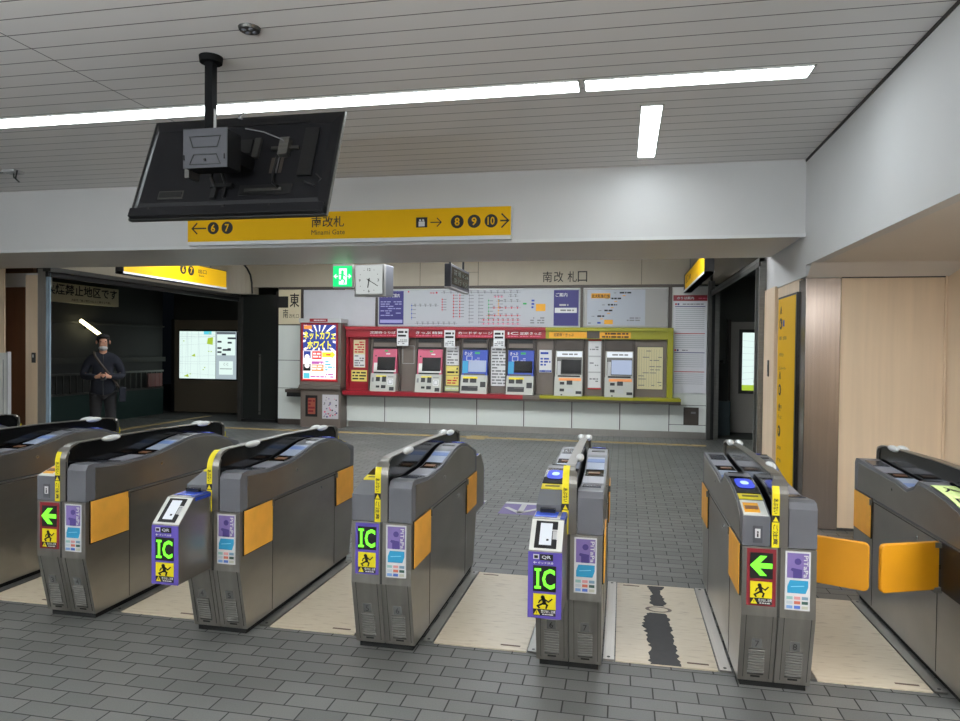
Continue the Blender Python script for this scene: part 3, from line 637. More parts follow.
def half(par, P, flip, kind, num, qr, lane_note=''):
    # cabinet
    side = [(-.685, .03), (-.76, .35)]+[p for p in P]+[(.76, .35), (.685, .03)]
    b = MB()
    lower = [(-.685, .03), (-.76, .35), (-.76, .652), (.76, .652), (.76, .35), (.685, .03)]
    b.prism(lower, 0, -.152, -.002, steel_side)
    b.box(-.154, -.152, -.44, .44, .640, .646, seam).box(-.1535, -.152, -.424, -.420, .04, .64, seam).box(-.1535, -.152, .420, .424, .04, .64, seam)
    xf(b, flip).build('cabinet', par, bevel=.004)
    b = MB(); up = [(-.76, .656)]+P+[(.76, .656)]
    b.prism(up, 0, -.152, -.037, capgrey)
    b.box(-.154, -.152, -.5, .55, .70, .7015, seam)
    xf(b, flip).build('top_housing', par, bevel=.016)
    b = MB(); sidesh = [(-.69, .665), (-.69, min(.77, zat(P, -.69)-.02))]+[(y, z-.018) for y, z in P if -.69 < y < .69]+[(.69, .83), (.69, .665)]
    b.prism(sidesh, 0, -.1545, -.1515, steel_side); xf(b, flip).build('side_panel', par)
    # front face frame lines
    b = MB(); 
    # top decks
    strip(b, P, -.20, -.17, -.135, -.06, black, .003); xf(b, flip).build('ejection_slot', par); b = MB()
    if kind == 'slot':
        strip(b, P, -.755, -.635, -.148, -.045, offw, .004); strip(b, P, -.735, -.66, -.14, -.075, amber, .007); strip(b, P, -.715, -.69, -.135, -.08, mat('brown_slot', (110, 70, 40), .5), .010); xf(b, flip).build('ticket_slot', par); b = MB()
    strip(b, P, -.05, .14, -.14, -.045, mat('deck_blue', (150, 160, 180), .4), .003); strip(b, P, -.02, .03, -.14, -.045, mat('deck_blue2', (104, 128, 180), .4), .005)
    xf(b, flip).build('deck_label', par); b = MB()
    strip(b, P, .15, .27, -.14, -.045, blackgloss, .003); strip(b, P, .29, .45, -.145, -.042, topgrey, .003); strip(b, P, .48, .62, -.138, -.05, mat('deck_dark', (60, 62, 70), .2), .004)
    strip(b, P, .19, .23, -.12, -.06, mat('brown_slot', (110, 70, 40), .5), .006)
    xf(b, flip).build('ticket_window', par)
    # IC reader
    if kind != 'paper':
        b = MB(); strip(b, P, -.555, -.30, -.148, -.042, blackgloss, .004); xf(b, flip); rd = b.build('card_reader', par)
        def oval(rx, ry, m_, lift, cy=-.43):
            b = MB(); n = 28; vs = []
            for i in range(n):
                q = 2*math.pi*i/n; ex = 4 if rx > .03 else 2.5
                cx_ = math.copysign(abs(math.cos(q))**(2/ex), math.cos(q)); sx_ = math.copysign(abs(math.sin(q))**(2/ex), math.sin(q))
                y_ = cy+ry*sx_; vs.append((-.094+rx*cx_, y_, zat(P, y_)+lift))
            b.add(vs+[(-.094, cy, zat(P, cy)+lift)], [(i, (i+1) % n, n) for i in range(n)], m_); return xf(b, flip)
        oval(.042, .075, blue_e, .0065).build('glow', rd); oval(.019, .03, bluew_e, .0085).build('icon', rd)
        b = MB(); strip(b, P, -.62, -.565, -.147, -.045, yellow, .004); strip(b, P, -.60, -.585, -.13, -.06, mat('olive_ink', (120, 105, 20), .5), .006); xf(b, flip).build('reader_sticker', par)
    # display frame on the reader end
    if not qr:
        b = MB(); f = Face(b, (-.072, -.76, 0), XU, ZU, .0016); fr = darkred if kind != 'ic' else purple
        f.rect(-.06, .395, .06, .645, fr, 1); f.rect(-.047, .515, .047, .628, black, 2)
        icon_man(f, -.045, .43, .045, .502, 2); warn_cap(f, -.045, .402, .045, .43, 2); xf(b, flip); ob = b.build('direction_display', par)
        b = MB(); f = Face(b, (-.072, -.7635, 0), XU, ZU, .0016)
        if kind != 'ic': f.poly([(.044, .561), (.044, .583), (-.02, .583), (-.047, .572), (-.02, .561)], green_e, 1); f.poly([(-.047, .572), (-.006, .615), (.022, .615), (-.018, .572)], green_e, 2); f.poly([(-.047, .572), (-.006, .529), (.022, .529), (-.018, .572)], green_e, 2)
        else: ic_sign(f, .527, .617)
        xf(b, flip).build('lit_symbol', ob)
    if kind != 'ic':
        b = MB(); f = Face(b, (-.09, -.761, .70), XU, ZU, .0016); f.rect(-.02, -.03, .02, .045, capdark, 1); f.rect(-.011, -.008, .011, .032, white, 2); f.disc(0, .018, .004, ink, 3, 8); f.rect(-.003, -.004, .003, .012, ink, 3)
        xf(b, flip).build('ticket_mark', par)
    # poster on the other end
    b = MB(); f = Face(b, (-.081, .76, 0), (-1, 0, 0), ZU, .0012)
    f.rect(-.056, .388, .046, .643, white, 1); f.rect(-.048, .528, .040, .636, posterp, 2); f.disc(-.005, .60, .014, posterd, 3, 16); f.poly([(-.024, .528), (-.024, .556), (-.034, .562), (-.03, .572), (.012, .566), (.012, .528)], posterd, 3)
    f.text('PiTaPa', .018, .532, .036, .628, white, 4, .01, rot=True)
    f.poly([(-.046, .462), (-.046, .490), (-.036, .518), (.038, .518), (.038, .490), (.028, .462)], cyanp, 2); f.line([(-.03, .49), (.02, .495)], .003, mat('cyan_pale', (130, 200, 225), .5), 3)
    cols = [green, pink, amber, cyanp, red, ink, lightgrey, blue, green]
    for k in range(9): 
        a = -.049+.031*(k % 3); c = .448-.02*(k//3); f.rect(a, c-.013, a+.025, c, mat('pl%d' % k, [(150, 190, 185), (214, 150, 150), (120, 150, 170), (190, 200, 205), (200, 110, 90), (60, 90, 80), (120, 160, 210), (80, 110, 190), (190, 190, 170)][k], .5), 2)
    xf(b, flip).build('poster', par)
    # number plates and louvres at both ends, on the slanted lower face
    for e, nn in ((-1, num[0]), (1, num[1])):
        b = MB(); v = Vector((0, -.075 if e < 0 else .075, .32)); f = Face(b, (-.078, e*.76, .35), (1, 0, 0) if e < 0 else (-1, 0, 0), v, .002)
        f.line([(-.052, 0.0), (-.052, -.31)], .002, seam, 1); f.line([(.058, 0), (.058, -.31)], .002, seam, 1)
        b2 = MB(); f2 = Face(b2, (-.078, e*.76, .35), (1, 0, 0) if e < 0 else (-1, 0, 0), v, .002); f2.rect(-.022, -.160, .020, -.112, mat('plate_grey', (98, 98, 96), .5), 1); f2.text(nn, -.010, -.152, .008, -.121, ink, 2, .01); xf(b2, flip).build('number_plate', par)
        for k in range(9): f.rect(-.034, -.176-.0135*k, .034, -.168-.0135*k, mat('slat_grey', (118, 116, 112), .4), 3)
        f.rect(-.034, -.295, .034, -.165, steel_dark, 1); f.rect(-.02, -.308, .02, -.300, ink, 1)
        xf(b, flip).build('vent_grille', par)
    # flaps
    for e in (-1, 1):
        yield_open = (flip and e > 0 and par.get('open_right')) or ((not flip) and e < 0 and par.get('open_left'))
        y0, y1 = (-.73, -.44) if e < 0 else (.44, .73)
        if yield_open:
            b = MB(); hy = -.45; 
            if not flip:  # left face of the right-hand gate: swings towards -x
                for z in (.43, .635): b.box(-.185, -.152, hy-.02, hy+.02, z-.012, z+.012, steel)
                b.box(-.172, -.164, hy-.008, hy+.008, .42, .65, black); b.box(-.19, -.152, hy-.01, hy+.01, .525, .545, black)
                p0 = Vector((-.165, hy, 0)); d = Vector((-.29, -.125, 0)).normalized()
            else:
                p0 = Vector((.16, hy, 0)); d = Vector((.29, -.125, 0)).normalized()
                b.box(.152, .17, hy-.01, hy+.01, .43, .65, black)
            bb = b.build('flap_hinge', par)
            nrm = Vector((-d.y, d.x, 0)); b = MB(); L = .305 if not flip else .285; r_ = .02
            prof = [(0, .43), (L-r_, .43), (L-r_*.3, .43+r_*.3), (L, .43+r_), (L, .65-r_), (L-r_*.3, .65-r_*.3), (L-r_, .65), (0, .65)]
            n = len(prof); vs = [p0+d*a+nrm*.011+Vector((0, 0, z)) for a, z in prof]+[p0+d*a-nrm*.011+Vector((0, 0, z)) for a, z in prof]
            b.add(vs, [tuple(range(n)), tuple(range(2*n-1, n-1, -1))]+[(i, i+n, (i+1) % n+n, (i+1) % n) for i in range(n)], flapy)
            b.build('flap', par, bevel=.005)
            b = MB().box(-.156, -.1515, y0, y1, .43, .65, black) if not flip else MB().box(.1515, .156, y0, y1, .43, .65, black)
            b.build('flap_recess', par)
        else:
            b = MB().box(-.162, -.1515, y0, y1, .43, .655, orange); b.box(-.158, -.1515, y0-.004, y1+.004, .425, .66, black)
            b.box(-.168, -.155, (-.445 if e < 0 else .432), (-.432 if e < 0 else .445), .62, .655, steel)
            xf(b, flip).build('flap', par)
    # side screws
    b = MB()
    for yy, zz in ((-.2, .60), (.14, .77)):
        b = MB().tube([(-.157, yy, zz), (-.152, yy, zz)], .009, chrome, 10); b.tube([(-.158, yy, zz), (-.157, yy, zz)], .004, ink, 8); xf(b, flip).build('lock', par)
    if qr:
        q = MB(); q.prism([(-.76, .36), (-1.03, .36), (-1.03, .645), (-.91, .755), (-.76, .755)], 0, -.152, -.008, steel_side); xf(q, flip); qo = q.build('qr_reader', par, bevel=.004)
        b = MB(); f = Face(b, (-.08, -1.03, 0), XU, ZU, .0016)
        f.rect(-.072, .36, .072, .642, purple, 1); f.rect(-.05, .612, -.026, .632, white, 2); f.rect(-.046, .616, -.030, .628, ink, 3); f.rect(-.022, .608, .034, .634, black, 2); f.text('QR', -.014, .613, .026, .629, white, 3, .02)
        f.text('タッチ決済', -.03, .592, .036, .602, white, 2); f.arrow(-.036, -.048, .597, .008, .002, white, 2)
        f.rect(-.05, .475, .048, .585, black, 2); icon_man(f, -.048, .400, .048, .465, 2); warn_cap(f, -.048, .372, .048, .400, 2)
        xf(b, flip); do = b.build('direction_display', qo)
        b = MB(); f = Face(b, (-.08, -1.034, 0), XU, ZU, .0016); ic_sign(f, .487, .573)
        xf(b, flip).build('lit_symbol', qo)
        b = MB(); f = Face(b, (-.08, -1.03, .645), XU, (0, .12, .11), .0016); f.rect(-.07, .004, .07, .158, offw, 1); f.rect(-.05, .014, .045, .15, black, 2); f.rect(-.03, .03, .022, .138, scrw_e, 3); f.rect(.026, .06, .044, .10, lightgrey, 3); f.line([(.024, .105), (.044, .105), (.044, .06)], .004, white, 3); f.rect(-.0, .05, .01, .058, ink, 4)
        xf(b, flip).build('qr_screen', qo)
        b = MB().box(-.146, -.045, -.875, -.775, .755, .757, mat('dim_blue_cover', (30, 70, 190), .25)).box(-.13, -.06, -.80, -.775, .757, .775, blackgloss).box(-.03, -.010, -.90, -.77, .755, .758, blue); b.box(-.0085, -.006, -.90, -.77, .735, .752, blue)
        xf(b, flip).build('reader_light', qo)
    return

def make_gate(cx, label, nums, left, right, qr_l=False, qr_r=False, open_left=False, open_right=False, extra=None):
    full_strip = qr_l
    g = empty('ticket_gate', (cx, 3.96, 0)); tag(g, label, 'ticket gate', 'ticket gates standing in a row')
    if open_left: g['open_left'] = 1
    if open_right: g['open_right'] = 1
    MB().box(-.138, .138, -.67, .67, 0, .03, rubber).build('plinth', g)
    half(g, LPROF, False, left, (nums[0], nums[0]), qr_l)
    half(g, RPROF, True, right, (nums[1], nums[1]), qr_r)
    if open_right:   # front flap of the right half swings into the lane: it sits at the +y end after the half turn, so build it here
        pass
    # rail: arch from the front face over the top to the rear face
    b = MB(); path = [(-.765, .655), (-.765, .87)]
    for i in range(1, 8): t = R(90*i/8); path.append((-.765+.09*(1-math.cos(t)), .87+.09*math.sin(t)))
    path += [(-.66, .962), (0, .962), (.64, .945)]
    for i in range(1, 6): t = R(90*i/6); path.append((.70+.055*math.sin(t), .89+.05*math.cos(t)))
    path += [(.755, .86), (.755, .655)]
    inner = []
    for i, (y, z) in enumerate(path):
        p0 = path[max(i-1, 0)]; p1 = path[min(i+1, len(path)-1)]; dy, dz = p1[0]-p0[0], p1[1]-p0[1]; L = math.hypot(dy, dz); inner.append((y+dz/L*.014, z-dy/L*.014))
    n = len(path); vs = []
    for hw, pp in ((.033, path), (.033, inner)):
        for y, z in pp:
            hx = hw if (z < .92 or abs(y) > .735) else .022
            vs += [(-hx, y, z), (hx, y, z)]
    fs = []
    for i in range(n-1):
        a, c = 2*i, 2*i+2; o_ = 2*n
        fs += [(a, a+1, c+1, c), (o_+a+1, o_+a, o_+c, o_+c+1), (a, c, o_+c, o_+a), (a+1, o_+a+1, o_+c+1, c+1)]
    fs += [(0, 2*n, 2*n+1, 1), (2*n-2, 2*n-1, 4*n-1, 4*n-2)]
    b.add(vs, fs, railtop); b.build('guard_rail', g)
    b = MB().prism([(-.75, .66), (-.75, .87), (-.735, .915), (-.70, .944), (-.655, .957), (0, .957), (.64, .940), (.70, .930), (.735, .89), (.74, .66)], 0, -.0226, .0226, blackgloss); b.build('rail_panel', g)
    b = MB().box(-.006, .006, -.7608, -.74, .35, .655, steel_dark).box(.033, .0345, -.7655, -.76, .66, .87, black); b.build('rail_post', g)
    for x, y in ((-.024, .50), (.026, .50), (.026, -.42)):
        MB().ball((x, y, .946 if y > 0 else .957), .021, .075, .018, knobw).build('sensor_cap', g)
    b = MB(); vs = []; pp = [p for p in path if p[0] < -.66]; n = len(pp)
    if not full_strip: pp = [p for p in pp if p[1] < .925]; n = len(pp)
    for q, x0_, x1_, m_ in ((.0012, -.033, -.003, yellow),):
        for i, (y, z) in enumerate(pp):
            p0 = pp[max(i-1, 0)]; p1 = pp[min(i+1, n-1)]; dy, dz = p1[0]-p0[0], p1[1]-p0[1]; L = math.hypot(dy, dz); y_, z_ = y-dz/L*q, z+dy/L*q; vs += [(x0_, y_, z_), (x1_, y_, z_)]
        b.add(vs, [(2*i, 2*i+1, 2*i+3, 2*i+2) for i in range(n-1)], m_)
    b.box(-.033, -.003, -.7661, -.765, .655, .66, yellow)
    f = Face(b, (-.018, -.7663, 0), XU, ZU, .0008); f.rect(-.015, .765, .015, .795, ink, 1); f.poly([(-.011, .769), (.011, .769), (0, .790)], yellow, 2)
    f.text('あぶない', -.010, .803, .010, .868, ink, 1, .02, rot=True); f.text('ご注意', -.010, .668, .010, .755, ink, 1, .02, rot=True)
    b.build('caution_strip', g)
    b = MB(); f = Face(b, (.018, .766, 0), (-1, 0, 0), ZU, .0012); f.rect(-.015, .66, .015, .86, yellow, 1); f.rect(-.015, .765, .015, .795, ink, 2); f.text('ご注意', -.008, .668, .008, .755, ink, 2, .01, rot=True); b.build('caution_strip', g)
    if extra: extra(g)
    for k in ('open_left', 'open_right'):
        if k in g: del g[k]
    return g

PITCH = .9075
CX = [.677-PITCH*(5-i) for i in range(7)]
def paper(g):
    b = MB(); strip(b, LPROF, -.75, -.32, -.15, -.045, palegreen, .009)
    f = Face(b, (-.10, -.48, zat(LPROF, -.48)+.01), (1, 0, 0), (0, .13, .014), .002); f.text('入', -.034, .04, .034, .12, ink, 1, .02)
    f = Face(b, (-.10, -.61, zat(LPROF, -.61)+.01), (1, 0, 0), (0, .13, .026), .002); f.text('口', -.03, .02, .03, .09, ink, 1, .02)
    b.build('paper_notice', g)
GL = ['ticket gate cut by the left edge, its long steel side fully in view',
      'ticket gate with green arrow on red panel, second from left',
      'ticket gate with projecting QR reader and IC sign, numbered 4 and 5',
      'ticket gate with IC sign flat on its front, numbered 5 and 6',
      'ticket gate with projecting QR reader, numbered 7, left of the torn-tape lane',
      'ticket gate with green arrow, numbered 7 and 8, its yellow flap open to the right',
      'rightmost ticket gate with pale green paper on top and open yellow flap']
make_gate(CX[0]-PITCH, 'outermost ticket gate of which only the dark rail end shows at the left edge', ('1', '2'), 'ic', 'ic')
make_gate(CX[0], GL[0], ('2', '3'), 'slot', 'ic')
make_gate(CX[1], GL[1], ('3', '4'), 'slot', 'ic', qr_r=True)
make_gate(CX[2], GL[2], ('4', '5'), 'ic', 'ic', qr_l=True)
make_gate(CX[3], GL[3], ('5', '6'), 'ic', 'ic', qr_r=True)
make_gate(CX[4], GL[4], ('6', '7'), 'ic', 'ic', qr_l=True)
make_gate(CX[5], GL[5], ('7', '8'), 'slot', 'slot', open_right=True)
make_gate(CX[6], GL[6], ('8', '9'), 'paper', 'ic', open_left=True, extra=paper)

# lane plates with metal strips
PL = ['cream floor plate at the left edge of the gate row', 'cream floor plate left of the gate numbered 4 and 5', 'cream floor plate left of the gate numbered 5 and 6', 'cream floor plate between the flat IC gate and the QR gate numbered 7', 'cream floor plate with a torn strip of dark tape', 'cream floor plate under the open yellow flaps']
for i in range(6):
    lx = (CX[i]+CX[i+1])/2; r = empty('floor_plate', (lx, 3.97, 0)); tag(r, PL[i], 'floor plate', 'cream floor plates in the lanes')
    B(-.237, .237, -.575, .575, 0, .006, stone).build('plate', r)
    for s in (-1, 1):
        m_ = steel_pier if (i == 4) else steel
        a = sorted((s*.243, s*.296)); bb = B(a[0], a[1], -.575, .575, 0, .01, m_)
        for yy in (-.55, .55): bb.tube([(s*.27, yy, .009), (s*.27, yy, .0115)], .008, black, 8)
        bb.build('edge_strip', r)
    B(.10, .20, -.53, -.518, .006, .0075, mat('brown_label', (96, 72, 58), .5)).build('label_strip', r)
    if i < 4 or i == 4: B(-.20, -.10, .53, .54, .006, .0075, mat('brown_label', (96, 72, 58), .5)).build('label_strip', r)
    if i == 4:
        rnd = random.Random(5); L = []; Rr = []
        key = [(-.575, -.075, .067), (-.40, -.07, .06), (-.25, -.072, .052), (-.10, -.095, .055), (.05, -.075, .045), (.09, -.05, .03), (.12, -.01, .01)]
        def outline(key, y0, y1, step=.018):
            L = []; Rr = []; y = y0
            while y <= y1:
                for (a, l0, r0), (c, l1, r1) in zip(key, key[1:]):
                    if a <= y <= c: t = (y-a)/(c-a); l_ = l0+(l1-l0)*t; r_ = r0+(r1-r0)*t; break
                L.append((l_+rnd.uniform(-.010, .010), y)); Rr.append((r_+rnd.uniform(-.008, .008), y+rnd.uniform(-.004, .004))); y += step
            return Rr+L[::-1]
        b = MB(); tape = mat('torn_tape', (66, 66, 68), .8, 0, .06, 30)
        b.prism(outline(key, -.575, .10), 2, .006, .008, tape)
        b.prism(outline([(.21, -.03, .03), (.26, -.045, .045), (.36, -.04, .035), (.40, -.02, .02), (.46, -.03, .02), (.56, -.055, .06)], .21, .555), 2, .006, .008, tape)
        ring = []
        for s_, r_ in ((0, 1), (1, .72)):
            for k in range(24): q = 2*math.pi*k/24; ring.append((.0+.075*r_*math.cos(q), .15+.045*r_*math.sin(q), .0078))
        b.add(ring, [(k, (k+1) % 24, 24+(k+1) % 24, 24+k) for k in range(24)], mat('tape_mark', (120, 108, 98), .7))
        b.build('torn_tape', r)
# purple floor stickers
FS = ['purple floor sticker with white arrow, partly hidden by the IC gate', 'purple floor sticker with white downward arrow behind the QR gate']
for i, (x0, x1) in enumerate(((-1.68, -1.30), (-1.10, -.72))):
    b = MB(); f = Face(b, ((x0+x1)/2, 6.50, 0), XU, (0, 1, 0), .0015); h = (x1-x0)/2
    f.rect(-h, -.26, h, .24, mat('floor_purple', (104, 92, 140), .6), 1); f.rect(-h, .16, h, .24, lightgrey, 2); f.line([(0, .12), (0, -.2)], .05, lightgrey, 2); f.line([(-.14, -.02), (0, -.2), (.14, -.02)], .045, lightgrey, 2)
    tag(b.build('floor_sticker'), FS[i], 'floor sticker', 'purple stickers on the tiled floor')
# tactile paving
tac = mat('tactile', (150, 132, 92), .7)
b = MB(); b.box(-7.6, 1.3, 11.46, 11.62, 0, .006, tac)
x = -7.6
while x < 1.28:
    b.box(x, x+.22, 11.48, 11.50, .006, .010, tac).box(x, x+.22, 11.53, 11.55, .006, .010, tac).box(x, x+.22, 11.58, 11.60, .006, .010, tac); x += .3
b.box(-2.55, -2.25, 11.32, 11.76, 0, .007, tac)
tag(b.build('tactile_paving'), 'thin yellow tactile line across the floor before the ticket wall', 'tactile paving')
b = MB().box(-8.75, -8.6, 8.7, 13.4, 0, .008, tac)
tag(b.build('tactile_paving'), 'yellow tactile line on the ground outside the left opening', 'tactile paving')

# ---------------------------------------------------------------- ticket wall
YF = YW-.02
def rect_thing(name, x0, x1, z0, z1, y, m, label, cat, fn=None, group=None, th=.012):
    b = MB(); b.box(x0, x1, y-th, y, z0, z1, m)
    if fn: fn(Face(b, (x0, y-th, z0), XU, ZU, .0015), x1-x0, z1-z0)
    return tag(b.build(name), label, cat, group)
# dividers
struct('trim_10', MB().box(-6.08, -6.04, YF-.02, YF+.02, 1.9, 2.62, taupe_d).box(-4.57, -4.53, YF-.02, YF+.02, 1.9, 2.62, taupe_d).box(-.75, -.70, YF-.02, YF+.02, 1.9, 2.62, taupe_d).box(.76, .82, YF-.02, YF+.02, 1.87, 2.62, taupe_d))
def f_east(f, W, H):
    f.text('東', .23, .33, .43, .60, ink, 1, .012); f.text('南', .09, .12, .2, .29, ink, 1, .005); f.text('改札口', .22, .12, .42, .2, ink, 1, 0)
    f.rect(.0, .32, .2, .54, ink, 1); f.poly([(-.02, .25), (-.14, .43), (-.02, .61)], ink, 1)
rect_thing('east_gate_sign', -6.55, -6.09, 1.94, 2.61, YF, mat('cream_sign', (206, 194, 164), .55), 'cream wall sign with a black arrow pointing to the east gate', 'sign', f_east)
rect_thing('blank_sheet', -6.03, -4.58, 1.92, 2.60, YF, mat('sheet', (178, 178, 182), .45, 0, .05, 2.2, None, .9), 'blank whitish sheet covering the board above the advertisement', 'board')
def f_route(f, W, H):
    rnd = random.Random(11)
    f.rect(.02, .03, .50, H-.02, navy, 1)
    f.text('きっぷのご案内', .05, H-.14, .42, H-.07, white, 2, .01); f.marks(.05, .18, .46, H-.2, 7, mat('navy_txt', (150, 150, 200), .5), 2, .8, 3, .6); f.rect(.04, .06, .48, .12, mat('navy_txt', (150, 150, 200), .5), 2)
    F0 = f
    class Sq:
        t = lambda self, x: .56+(x-.62)*.9
        def line(self, p, w, m, l=1): F0.line([(self.t(a), c) for a, c in p], w, m, l)
        def rect(self, a, b0, c, d, m, l=1): F0.rect(self.t(a), b0, self.t(c), d, m, l)
        def disc(self, a, c, r_, m, l=1, n=10): F0.disc(self.t(a), c, r_, m, l, n)
        def text(self, t_, a, b0, c, d, m, l=1): F0.text(t_, self.t(a), b0, self.t(c), d, m, l)
        def marks(self, a, b0, c, d, *k): F0.marks(self.t(a), b0, self.t(c), d, *k)
    f = Sq()
    def row(a, c, y, n, m, tick=True):
        f.line([(a, y), (c, y)], .006, m, 1)
        for k in range(n):
            x_ = a+(c-a)*(k+.5)/n; f.rect(x_-.010, y-.016, x_+.010, y+.016, m, 2); f.rect(x_-.028, y+.022, x_+.02, y+.035, greyink, 2)
    def colm(x_, a, c, n, m):
        f.line([(x_, a), (x_, c)], .006, m, 1)
        for k in range(n):
            y_ = a+(c-a)*(k+.5)/n; f.rect(x_-.014, y_-.008, x_+.014, y_+.008, m, 2); f.rect(x_+.02, y_-.006, x_+.09, y_+.006, greyink, 2)
    row(.75, 1.3, .38, 5, greyink); row(.8, 1.7, .05, 8, greyink); row(1.35, 2.2, .62, 6, greyink); f.text('阪急', 1.12, .60, 1.22, .63, red, 2); f.disc(1.26, .62, .018, red, 2, 10); f.disc(.66, .64, .015, red, 2, 10)
    colm(.73, .12, .42, 4, blue); colm(1.38, .28, .52, 5, red); colm(1.62, .15, .6, 8, red); colm(1.75, .15, .6, 8, red); colm(1.95, .05, .6, 9, greyink); colm(2.15, .05, .6, 9, greyink); colm(2.35, .12, .5, 6, green); colm(2.55, .2, .5, 5, amber)
    row(2.2, 3.0, .62, 6, greyink); row(2.5, 3.0, .46, 4, greyink); row(2.4, 3.0, .34, 5, red); row(2.3, 3.0, .2, 6, red); row(2.2, 3.0, .12, 8, red); row(2.2, 3.0, .05, 8, pink); row(2.75, 2.95, .55, 2, greyink); row(2.45, 2.65, .54, 3, pink)
    f.rect(3.05, .40, 3.12, .43, green, 2); f.rect(3.31, .28, 3.50, .41, amber, 2); f.marks(3.2, .05, 3.28, .18, 3, greyink, 2); f.marks(3.34, .05, 3.48, .18, 3, greyink, 2)
    f.marks(3.22, .32, 3.28, .5, 3, blue, 2, 1, 9)
    f = F0
    f.rect(3.66, .02, 4.13+.02-.5+.47, H-.02, navy, 1) if False else f.rect(W-.46, .02, W-.02, H-.02, navy, 1)
    f.text('ご案内', W-.43, H-.14, W-.22, H-.07, white, 2, .01); f.rect(W-.44, .25, W-.05, .34, white, 2); f.marks(W-.43, .36, W-.2, .42, 1, lightgrey, 2)
    f.marks(W-.4, .27, W-.1, .32, 1, greyink, 3)
rect_thing('route_map', -4.52, -.76, 1.915, 2.59, YF, mat('map_white', (172, 175, 180), .4), 'wide white railway fare map with navy panels above the red machines', 'route map', f_route)
def f_r2(f, W, H):
    f.rect(.06, .03, 1.06, H-.02, mat('poster_white', (168, 173, 184), .4), 1); f.rect(.13, H-.17, .46, H-.08, amber, 2); f.text('北大阪急行線', .14, H-.16, .45, H-.10, ink, 3, .02)
    pts = [(.62, H-.07), (.48, H-.17), (.42, H-.28), (.36, H-.38), (.24, H-.48)]
    for k, (a, c) in enumerate(pts): f.marks(a, c-.02, a+.2-.02*k, c+.015, 1, ink, 2, 1, k+2, .2); f.marks(a-.1, c-.015, a-.05, c+.005, 1, greyink, 2, 1, k, .3); f.rect(a+.05, c-.06, a+.10, c-.045, amber, 2)
    f.rect(.36, .05, .51, .13, amber, 2); f.rect(.08, .06, .13, .08, greyink, 2); f.rect(.24, .06, .30, .09, blue, 2); f.marks(.75, .1, .98, .18, 2, greyink, 2)
rect_thing('route_map', -.69, .75, 1.915, 2.59, YF, mat('map_pale', (158, 156, 152), .45), 'smaller fare map with yellow heading above the yellow-framed machines', 'route map', f_r2)
# timetable poster at right
def f_tt(f, W, H):
    f.rect(0, H-.10, W, H, redw, 1); f.text('のりば案内', .06, H-.075, .34, H-.025, white, 2, .01); f.marks(.38, H-.07, .55, H-.04, 1, pink, 2)
    y = H-.17; 
    for blk, n, c in ((0, 12, navy), (1, 8, red), (2, 8, navy), (3, 7, red)):
        if blk in (0, 2): f.rect(.03, y, .06, y+.03, red, 1); f.rect(.07, y, .1, y+.03, navy, 1); f.marks(.12, y, .25+(.25 if blk == 0 else 0), y+.03, 1, greyink, 2)
        y -= .02
        f.rect(.03, y-.012, W-.03, y, c, 1); y -= .04
        for k in range(n-1): f.rect(.04, y-.006, W-.04, y, mat('line_grey', (150, 152, 158), .5), 1); y -= .034
        y -= .03
rect_thing('timetable_poster', .84, 1.40, .785, 2.47, YF-.01, mat('paper_white', (222, 222, 226), .5), 'tall white timetable poster with a red heading at the right end of the wall', 'poster', f_tt)
# meter box
rect_thing('wall_hatch', 1.04, 1.29, .24, .54, YF-.0, taupe_d, 'small grey-brown square hatch low on the white panels under the timetable', 'hatch', lambda f, W, H: (f.line([(.02, .02), (W-.02, .02), (W-.02, H-.02), (.02, H-.02), (.02, .02)], .004, seam, 1), f.marks(.05, .18, W-.05, .24, 1, greyink, 1)))
# fascia and frames of the machine bay
bay = empty('ticket_counter', (-2.2, YW, 0)); tag(bay, 'long ticket machine bay with red and yellow-green frame and ledge', 'ticket counter')
def bp(b, name): return rel(b, (-2.2, YW, 0)).build(name, bay)
b = MB().box(-5.1, -1.34, YF-.16, YF, 1.70, 1.84, redw).box(-5.1, -1.34, YF-.2, YF, 1.84, 1.90, redw); fc = Face(b, (0, YF-.16, 0), XU, ZU, .002)
for a, c, t in ((-4.62, -4.12, '定期券うりば'), (-3.73, -3.45, 'きっぷ'), (-3.42, -3.22, '精算'), (-2.93, -2.3, 'カードチャージ'), (-2.02, -1.83, 'IC'), (-1.8, -1.65, '定期'), (-1.62, -1.42, 'きっぷ')):
    fc.text(t, a, 1.765, c, 1.815, white, 1, .01); fc.marks(a, 1.725, c, 1.75, 1, pink, 1, 1, 5, .3)
bp(b, 'red_fascia')
b = MB().box(-1.34, .84, YF-.16, YF, 1.70, 1.84, olive).box(-1.34, .84, YF-.2, YF, 1.84, 1.90, olive); fc = Face(b, (0, YF-.16, 0), XU, ZU, .002)
fc.rect(-1.28, 1.715, -.62, 1.82, amber, 1); fc.text('定期券・きっぷ', -1.2, 1.74, -.85, 1.80, ink, 2, .01); fc.rect(-.62, 1.71, -.40, 1.84, taupe_d, 1); fc.rect(-.40, 1.715, .13, 1.82, amber, 1)
fc.marks(-.36, 1.775, .1, 1.815, 1, ink, 2, .9, 8, .3); fc.marks(-.36, 1.72, .1, 1.76, 1, ink, 2, .9, 9, .3)
bp(b, 'yellow_fascia')
bp(MB().box(-5.1, -5.06, YF-.14, YF, .70, 1.70, redw), 'red_post'); bp(MB().box(-5.06, -4.67, YF-.06, YF, .70, 1.70, redw), 'red_panel'); bp(MB().box(.745, .84, YF-.18, YF, .70, 1.84, olive), 'yellow_post')
b = MB().box(-5.1, -1.72, YF-.30, YF, .63, .70, redw).box(-5.1, -1.4, YF-.28, YF, .60, .63, taupe_d); bp(b, 'red_ledge')
